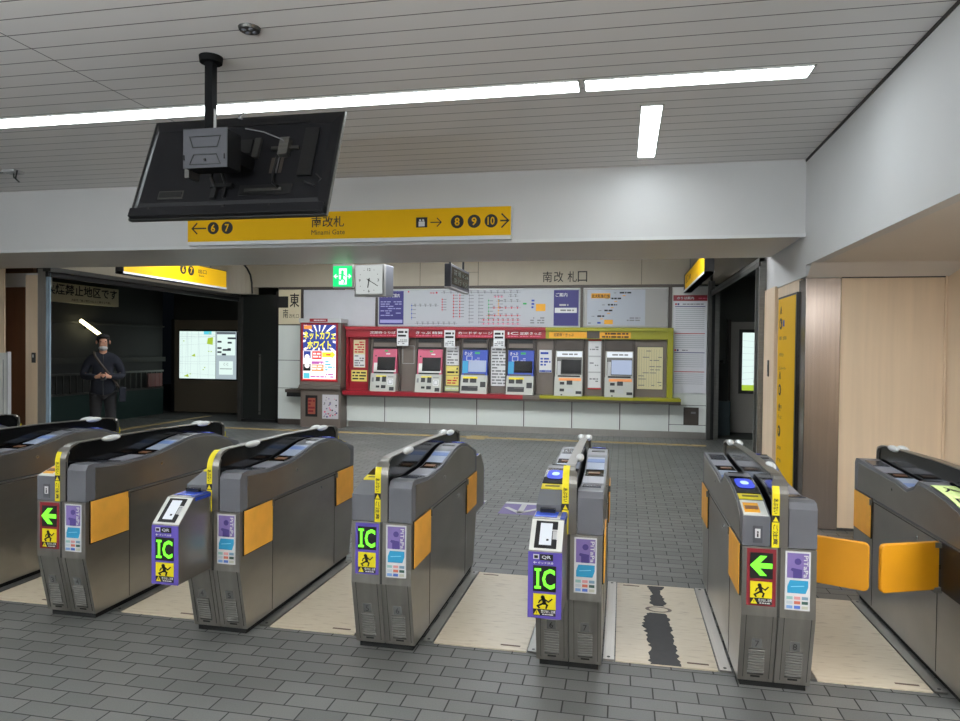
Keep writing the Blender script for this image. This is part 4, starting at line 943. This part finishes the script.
bp(MB().box(-1.72, -1.42, YF-.28, YF, .63, .69, taupe), 'grey_ledge')
b = MB().box(-1.42, .97, YF-.30, YF, .65, .70, olive).box(-1.42, .97, YF-.29, YF, .60, .65, taupe_d); bp(b, 'yellow_ledge')
b = MB(); b.box(-4.67, .745, YF-.03, YF, .70, 1.70, taupe)
for x in (-4.67, -4.06, -3.74, -3.22, -2.92, -2.36, -2.06, -1.53, -1.2, -.66, -.34, .2): b.box(x-.012, x+.012, YF-.08, YF-.03, .70, 1.70, taupe_d)
b.box(-3.98, -3.82, YF-.034, YF-.03, 1.0, 1.55, lightgrey).box(-3.975, -3.825, YF-.035, YF-.03, 1.005, 1.545, taupe) if False else None
fc = Face(b, (0, YF-.03, 0), XU, ZU, .002); fc.line([(-4.02, 1.22), (-4.02, 1.55), (-3.80, 1.55), (-3.80, 1.22), (-4.02, 1.22)], .008, lightgrey, 1)
bp(b, 'back_panel')
def machine(cx, kind, label, group):
    r = empty('ticket_machine', (cx, YF-.03, .70)); tag(r, label, 'ticket machine', group)
    w_ = .245
    # dark housing above
    b = MB().box(-w_, w_, -.06, 0, .80, 1.0, taupe_d)
    if kind != 'grey': b.box(-w_+.03, w_-.03, -.075, -.06, .92, .985, black).box(-w_+.03, w_-.03, -.07, -.06, .83, .90, taupe).box(-w_+.02, w_-.02, -.075, -.06, .80, .825, black)
    b.build('hood', r)
    # coin section (lower, tilted) and screen section
    b = MB(); b.prism([(0, 0), (-.20, 0), (-.13, .33), (0, .33)], 0, -w_, w_, mat('machine_grey', (176, 176, 168), .5)); sl = (0, .07, .33)
    f = Face(b, (0, -.20, 0), XU, sl, .003)
    if kind == 'grey':
        f.rect(-.17, .27, .22, .32, amber if False else mat('salmon', (236, 150, 84), .5), 1)
        for a, c, ww, hh in ((-.15, .20, .08, .05), (-.03, .2, .1, .08), (-.15, .08, .08, .05), (.13, .04, .1, .05)): f.rect(a, c, a+ww, c+hh, black, 1)
        f.rect(-.03, .07, .08, .13, lightgrey, 1); f.rect(-.13, .0+.01, -.1, .03, ink, 1)
    elif kind == 'pink':
        for a, c, ww, hh in ((-.14, .19, .08, .08), (-.02, .18, .08, .11), (-.13, .07, .07, .04), (-.03, .06, .09, .06), (.13, .02, .09, .07)): f.rect(a, c, a+ww, c+hh, black, 1)
        f.rect(.09, .13, .2, .24, white, 1); f.line([(.11, .15), (.18, .15), (.18, .22), (.11, .22), (.11, .15)], .008, greyink, 2); f.rect(-.14, .275, .06, .30, yellow, 1); f.rect(.09, .27, .2, .285, greyink, 1); f.rect(-.22, .18, -.18, .26, greyink, 1)
    else:
        for a, c, ww, hh in ((-.2, .2, .1, .08), (-.07, .2, .12, .08), (-.22, .05, .3, .09), (.12, .12, .1, .1)): f.rect(a, c, a+ww, c+hh, black, 1)
        f.rect(-.2, .27, .07, .31, yellow, 1); f.rect(-.1, .11, .06, .13, steel_dark, 2)
    b.build('coin_panel', r, bevel=.003)
    b = MB(); top = .79; pm = {'pink': mat('machine_pink', (190, 80, 108), .45), 'blue': blue, 'grey': mat('machine_grey', (176, 176, 168), .5)}[kind]
    b.prism([(0, .33), (-.13, .33), (-.05, top), (0, top)], 0, -w_+.02 if kind != 'grey' else -w_+.01, w_-.005, pm); sl = (0, .08, top-.33)
    f = Face(b, (0, -.13, .33), XU, sl, .003)
    f.rect(-.19, .0, .2, .03, black if kind != 'blue' else steel_dark, 1)
    if kind == 'pink': 
        f.rect(-.20, .03, .235, .08, offw, 1); f.rect(-.2, .03, -.12, .2, offw, 1); f.rect(.0, .41, .06, .44, green_e if False else green, 2); f.marks(-.02, .35, .12, .39, 1, white, 2); f.disc(-.17, .33, .015, ink, 2, 8)
    if kind == 'blue':
        f.text('きっぷ', -.19, .37, -.05, .43, white, 2, .02); f.line([(-.15, .27), (-.15, .35), (-.05, .35), (-.05, .27), (-.15, .27)], .008, white, 2); f.rect(.0, .39, .09, .425, green, 2); f.marks(0, .26, .09, .33, 2, mat('navy_txt', (150, 150, 200), .5), 2)
        f.rect(-.22, .04, -.12, .26, cyanp, 1)
    if kind == 'grey':
        f.rect(-.21, .36, .225, .455, scrw_e, 1); f.marks(-.18, .38, .15, .43, 1, greyink, 2); f.rect(-.21, .04, .225, .35, steel_dark, 1); f.rect(-.2, .04, -.14, .28, lightgrey, 2)
    b.build('front_panel', r, bevel=.003)
    return r, f, top
def screen(r, f, kind, on):
    b = MB(); g = Face(b, f.o, f.u, f.v, .003)
    g.rect(-.13 if kind != 'blue' else -.11, .06, .215, .31 if kind != 'blue' else .27, {'off': blackgloss, 'on': scr_e}[on], 3); b.build('screen', r)
for cx, kind, on, lab in ((-4.35, 'pink', 'off', 'pink-topped ticket machine nearest the advertisement'), (-3.48, 'pink', 'off', 'pink-topped ticket machine left of the blue ones'),
        (-2.63, 'blue', 'on', 'blue ticket machine with a pale lit screen'), (-1.79, 'blue', 'off', 'blue ticket machine with a dark screen'),
        (-.93, 'grey', 'off', 'grey ticket machine with a dark screen in the yellow frame'), (-.06, 'grey', 'on', 'grey ticket machine with a lit screen in the yellow frame')):
    r, f, top = machine(cx, kind, lab, 'ticket machines in the wall'); screen(r, f, kind, on)
# notices in the bay
def notes(m, n, c): return lambda f, W, H: (f.marks(.02, .02, W-.02, H-.02, n, c, 1, .85, int(W*1000) % 17, .5))
def N(x0, x1, z0, z1, m, n, c, label, fn=None, y=None):
    rect_thing('notice', x0, x1, z0, z1, y or YF-.06, m, label, 'notice', fn or notes(m, n, c), 'notices on the machine bay', .004)
def multi(*bands):
    def g(f, W, H):
        for a, c, mm, tm, rows in bands: f.rect(.005, H*a, W-.005, H*c, mm, 1); f.marks(.02, H*a+.01, W-.02, H*c-.01, rows, tm, 2, .85, int(a*100)+3, .45)
    return g
N(-4.98, -4.75, 1.13, 1.65, palepaper, 6, red, 'tall cream leaflet with coloured bands on the red panel', multi((.5, .98, palepaper, red, 5), (.02, .48, white, greyink, 5)), YF-.06)
N(-5.02, -4.71, .87, 1.08, yellowpaper, 3, ink, 'square yellow notice below the leaflet on the red panel', None, YF-.06)
N(-4.08, -3.86, 1.55, 1.86, white, 4, ink, 'white notice taped over the red fascia after the first machine', multi((.45, .95, white, ink, 2), (.05, .42, white, greyink, 3)), YF-.201)
N(-3.18, -2.98, 1.53, 1.84, white, 4, ink, 'white notice taped over the red fascia after the second machine', multi((.45, .95, white, ink, 2), (.05, .42, white, greyink, 3)), YF-.201)
N(-2.27, -2.07, 1.53, 1.84, white, 4, ink, 'white notice taped over the red fascia after the lit blue machine', multi((.45, .95, white, ink, 2), (.05, .42, white, greyink, 3)), YF-.201)
N(-3.18, -2.94, 1.2, 1.55, white, 6, greyink, 'white text sheet above the yellow sheets between machines', None, YF-.034)
N(-3.18, -2.94, 1.02, 1.19, yellowpaper, 2, ink, 'upper yellow sheet between the pink and blue machines', None, YF-.034)
N(-3.18, -2.94, .83, 1.01, yellowpaper, 3, red, 'lower yellow sheet between the pink and blue machines', None, YF-.034)
N(-3.2, -2.93, .73, .81, mat('green_paper', (190, 206, 150), .5), 1, white, 'pale green strip under the yellow sheets', None, YF-.05)
N(-2.34, -2.05, .84, 1.55, white, 12, greyink, 'tall white fare table between the two blue machines', None, YF-.05)
N(-1.46, -1.24, 1.1, 1.5, white, 5, blue, 'white and blue notice left of the yellow frame', multi((.75, .97, white, blue, 1), (.25, .7, white, blue, 3), (.02, .1, blue, white, 1)), YF-.05)
def f_three(f, W, H):
    f.rect(0, H-.05, W, H, red, 1); f.rect(0, 0, W, .02, red, 1)
    for k in range(3): f.rect(.01, .03+k*.28, W-.01, .285+k*.28, white, 1); f.marks(.03, .12+k*.28, W-.05, .2+k*.28, 2, greyink, 2, .8, k+4)
N(-.60, -.37, .82, 1.72, lightgrey, 3, ink, 'three stacked white sheets with red edges between the grey machines', f_three, YF-.05)
def f_fare(f, W, H):
    f.rect(.01, .01, W-.01, H-.01, palepaper, 1)
    for k in range(9): f.line([(.04+k*.042, .05), (.04+k*.042, H-.05)], .003, greyink, 2)
    f.marks(.03, .05, W-.03, H-.05, 12, greyink, 2, .35, 6, .75)
N(.24, .69, .83, 1.58, steel_dark, 3, ink, 'framed cream fare table at the right end of the yellow bay', f_fare, YF-.035)

# advertising lightbox
ad = empty('advertising_lightbox', (-5.53, YW-.036, 0)); tag(ad, 'advertising cabinet with glowing colourful poster left of the red machines', 'advertising lightbox')
MB().box(-.41, .41, -.33, 0, .80, 1.96, taupe).box(-.42, .42, -.36, 0, 1.96, 2.04, lightgrey).box(-.41, .41, -.36, 0, .72, .80, taupe).build('cabinet', ad, bevel=.006)
MB().box(-.40, .40, -.30, 0, 0, .74, taupe).box(-.43, .43, -.34, 0, .72, .76, taupe_d).build('base', ad)
b = MB(); f = Face(b, (-.385, -.33, .86), XU, ZU, .002); f.rect(0, 0, .74, 1.10, redw, 1); f.rect(.045, .05, .70, 1.06, ad_w, 2); f.rect(.03, .03, .715, .05, ad_r, 2)
f.rect(.045, .58, .70, 1.06, ad_b, 3)
for k in range(14):
    q = 2*math.pi*(k+.3)/14
    def clampp(q_):
        t = min(abs(.325/(math.cos(q_) or 1e-6)), abs(.235/(math.sin(q_) or 1e-6))); return (.37+t*math.cos(q_), .82+t*math.sin(q_))
    f.poly([(.37, .82), clampp(q), clampp(q+.13)], ad_w, 4)
f.rect(.10, .635, .64, .935, ad_b, 5)
f.text('ネットカフェ', .055, .785, .69, .94, ad_y, 6, .03)
f.text('ホワイト', .13, .61, .61, .765, ad_y, 6, .03)
f.rect(.06, .98, .22, 1.05, ad_o, 5)
f.rect(.045, .18, .70, .58, ad_w, 3); f.rect(.06, .44, .2, .57, ad_b, 4); f.rect(.05, .2, .2, .33, ink, 4); f.disc(.13, .3, .05, ad_w, 5, 12); f.disc(.13, .46, .05, ad_w, 5, 12)
f.rect(.23, .42, .42, .57, ad_r, 4); f.marks(.25, .44, .4, .55, 2, ad_w, 5, 1, 3); f.poly([(.43, .46), (.62, .46), (.62, .43), (.69, .505), (.62, .58), (.62, .55), (.43, .55)], ad_y, 4); f.marks(.45, .48, .6, .53, 1, ad_r, 5)
f.rect(.22, .33, .46, .38, ad_p, 4); f.rect(.22, .26, .46, .32, ad_o, 4); f.rect(.22, .20, .46, .25, ad_o, 4); f.marks(.23, .21, .45, .37, 3, ad_w, 5, .8, 2, .6)
f.marks(.49, .2, .68, .4, 4, ad_c, 4, .5, 9); f.rect(.06, .06, .18, .16, ad_c, 4); f.marks(.2, .07, .66, .16, 2, ad_p, 4, .7, 5)
b.build('lit_poster', ad)
b = MB(); f = Face(b, (-.2, -.36, 1.965), XU, ZU, .002); f.rect(.0, .01, .36, .07, redw, 1); f.marks(.05, .025, .32, .055, 1, white, 2); b.build('heading_plate', ad)
b = MB(); f = Face(b, (.41, -.33, 0), (0, 1, 0), ZU, .002); f.text('インターネット', .09, 1.3, .15, 1.86, redw, 1, .01, rot=True); f.disc(.13, 1.9, .04, redw, 1); b.build('side_lettering', ad)
b = MB(); f = Face(b, (0, -.30, 0), XU, ZU, .002); f.rect(-.30, .2, -.06, .6, black, 1); f.rect(-.25, .25, -.1, .55, mat('brick_print', (150, 80, 60), .5), 2); f.marks(-.24, .27, -.11, .53, 4, darkred, 3, .6, 4)
f.rect(.04, .17, .36, .62, mat('leaf_white', (190, 186, 190), .5), 1)
rnd = random.Random(8)
for k in range(34): a = rnd.uniform(.06, .33); c = rnd.uniform(.2, .58); f.disc(a, c, rnd.uniform(.008, .02), [greyink, ink, posterp, pink][k % 4], 2, 7)
b.build('lower_posters', ad)
b = MB().box(-6.28, -5.95, YW-.28, YW-.02, .64, .70, taupe_d).box(-6.26, -5.97, YW-.25, YW-.02, .56, .64, black)
tag(b.build('side_shelf'), 'small dark shelf fixed left of the advertising cabinet', 'shelf')
# side sign (yellow, vertical)
vs_ = empty('vertical_sign', (1.53, 6.98, .28)); tag(vs_, 'tall yellow vertical guide sign with black frame on the right wood wall', 'sign')
MB().box(-.03, 0, -.40, .34, 0, 1.76, black).build('frame', vs_)
b = MB(); f = Face(b, (-.03, .34, 0), (0, -1, 0), ZU, .002); f.rect(.01, .02, .70, 1.74, signy, 1)
def blk(z, num):
    f.disc(.13, z, .055, ink, 2); f.text(num, .10, z-.03, .16, z+.03, signy, 3, .02)
f.arrow(.13, .20, 1.64, .07, .012, ink, 2) if False else f.line([(.10, 1.60), (.13, 1.66), (.16, 1.60)], .012, ink, 2)
blk(1.50, '6'); f.rect(.22, 1.47, .28, 1.53, blue, 2); f.line([(.10, .97), (.13, 1.03), (.16, .97)], .012, ink, 2); blk(.86, '8'); f.line([(.10, .66), (.13, .72), (.16, .66)], .01, ink, 2); blk(.46, '9')
for z, t in ((1.36, '京都・宝塚線'), (1.20, 'お手洗い'), (1.07, 'エレベーター'), (.70, '神戸線'), (.60, 'きっぷ'), (.30, '案内所'), (.18, '地下鉄')): f.text(t, .08, z-.018, .08+.05*len(t), z+.018, ink, 2, .005)
b.build('sign_face', vs_)

# ---------------------------------------------------------------- the man outside
def skin_obj(name, chains, m, parent, sub=2, root=0):
    """chains: lists of (key, (x,y,z), r); shared keys connect"""
    vs, rs, es, idx = [], [], [], {}
    for ch in chains:
        prev = None
        for key, p, r in ch:
            if key not in idx: idx[key] = len(vs); vs.append(p); rs.append(r)
            if prev is not None: es.append((prev, idx[key]))
            prev = idx[key]
    me = bpy.data.meshes.new(name); me.from_pydata(vs, es, []); me.materials.append(m)
    o = bpy.data.objects.new(name, me); col.objects.link(o); o.parent = parent
    md = o.modifiers.new('s', 'SKIN'); md.use_smooth_shade = True
    me.skin_vertices or None
    lay = me.skin_vertices[0].data
    for i, r in enumerate(rs):
        lay[i].radius = (r, r) if not isinstance(r, tuple) else r
        lay[i].use_root = (i == root)
    sb = o.modifiers.new('u', 'SUBSURF'); sb.levels = sub; sb.render_levels = sub
    return o
man = empty('person', (-7.58, 9.0, 0), R(40)); tag(man, 'man in dark jacket and lowered white mask looking down at his phone', 'person')
def P3(x, y, z): return (x, y, z)
# body: faces -y; one surface with hands
chains = [[('pel', (0, 0, .88), .10), ('bel', (0, -.005, 1.02), .10), ('che', (0, .01, 1.22), .11), ('nb', (0, .02, 1.36), .07), ('nk', (0, 0, 1.41), .05), ('jaw', (0, -.025, 1.48), .062), ('hd', (0, -.01, 1.56), .085), ('cr', (0, .005, 1.62), .055)],
          [('hd', 0, 0), ('fc', (0, -.085, 1.525), .022)]]
for s in (-1, 1):
    k = str(s)
    chains.append([('pel', 0, 0), ('hp'+k, (s*.09, 0, .82), .075), ('kn'+k, (s*.10, -.02+(.02 if s > 0 else 0), .47), .058), ('an'+k, (s*.105, .02, .10), .038), ('hl'+k, (s*.108, -.02, .05), .038), ('to'+k, (s*.12, -.15, .035), .03)])
    hx, hy, hz = (s*.045, -.27, 1.04)
    chains.append([('che', 0, 0), ('sh'+k, (s*.17, .02, 1.32), .055), ('el'+k, (s*.255, .0, 1.06), .042), ('wr'+k, (s*.10, -.22, 1.03), .026), ('pm'+k, (hx, hy, hz), .027)])
    for j, (dx, dz, L) in enumerate(((.0, .026, .052), (.006, .010, .058), (.004, -.006, .054), (0, -.020, .042))):
        a = (hx-s*.02, hy-.024, hz+dz); c = (a[0]-s*L*.5, a[1]-.018, a[2]+.004); d = (c[0]-s*L*.35, c[1]+.014, c[2]+.006)
        chains.append([('pm'+k, 0, 0), ('f%d' % j+k, a, .009), ('g%d' % j+k, c, .008), ('h%d' % j+k, d, .007)])
    chains.append([('pm'+k, 0, 0), ('t0'+k, (hx+s*.004, hy+.0, hz+.036), .010), ('t1'+k, (hx-s*.02, hy-.02, hz+.058), .008)])
body = skin_obj('body', chains, skin_m, man)
jk = [[('p0', (0, 0, .72), (.185, .15)), ('p', (0, 0, .84), (.185, .15)), ('b', (0, -.0, 1.0), (.17, .14)), ('c', (0, .01, 1.20), (.165, .13)), ('n', (0, .015, 1.33), (.11, .09)), ('k', (0, .01, 1.41), (.074, .072))]]
for s in (-1, 1):
    k = str(s); jk.append([('n', 0, 0), ('s'+k, (s*.165, .02, 1.285), .080), ('m'+k, (s*.225, .015, 1.16), .070), ('e'+k, (s*.255, .0, 1.04), .062), ('f'+k, (s*.18, -.12, 1.03), .052), ('w'+k, (s*.085, -.235, 1.035), .040)])
skin_obj('jacket', jk, jacket_m, man)
tr = [[('p', (0, 0, .86), (.15, .12))]]
for s in (-1, 1):
    k = str(s); tr.append([('p', 0, 0), ('h'+k, (s*.09, 0, .76), .105), ('n'+k, (s*.10, -.01, .47), .08), ('a'+k, (s*.105, .02, .10), .065)])
skin_obj('trousers', tr, trouser_m, man)
for s in (-1, 1):
    MB().ball((s*.115, -.07, .045), .048, .14, .05, black).build('shoe', man)
b = MB(); b.ball((0, .012, 1.622), .086, .094, .050, hair_m); b.ball((0, .045, 1.575), .088, .070, .075, hair_m); b.build('hair', man)
b = MB(); b.ball((0, -.045, 1.452), .060, .052, .040, lightgrey); b.build('face_mask', man)
for s in (-1, 1):
    MB().ball((s*.032, -.088, 1.548), .012, .008, .006, ink, 8, 6).build('eye', man)
    MB().ball((s*.088, -.0, 1.54), .012, .02, .03, skin_m, 8, 6).build('ear', man)
MB().tube([(-.12, .0, 1.40), (-.10, -.10, 1.33), (-.03, -.145, 1.22), (.07, -.155, 1.08), (.17, -.11, .94), (.22, -.03, .84)], .016, strapm, 8).build('bag_strap', man)
MB().tube([(0, -.10, 1.36), (0, -.148, 1.24), (0, -.158, 1.0), (0, -.158, .76)], .006, black, 6).build('zip', man)
bagp = Matrix.Rotation(R(40), 4, 'Z') @ Vector((.25, -.0, 0))
bag = empty('shoulder_bag', (-7.58+bagp.x, 9.0+bagp.y, .65), R(40)); tag(bag, 'small dark shoulder bag hanging at the man\'s side', 'bag')
MB().box(-.04, .05, -.12, .10, 0, .22, jacket_m).build('body', bag, bevel=.015); MB().box(.051, .056, -.11, .09, .09, .21, black).build('flap', bag)
php = Matrix.Rotation(R(40), 4, 'Z') @ Vector((0, -.30, 0))
b = MB().box(-.036, .036, -.005, .005, -.06, .07, blackgloss); ph = b.build('smartphone', bevel=.003); ph.location = (-7.58+php.x, 9.0+php.y, 1.04); ph.rotation_euler = (R(-35), 0, R(40)); tag(ph, 'small dark phone held in both hands of the man', 'phone')
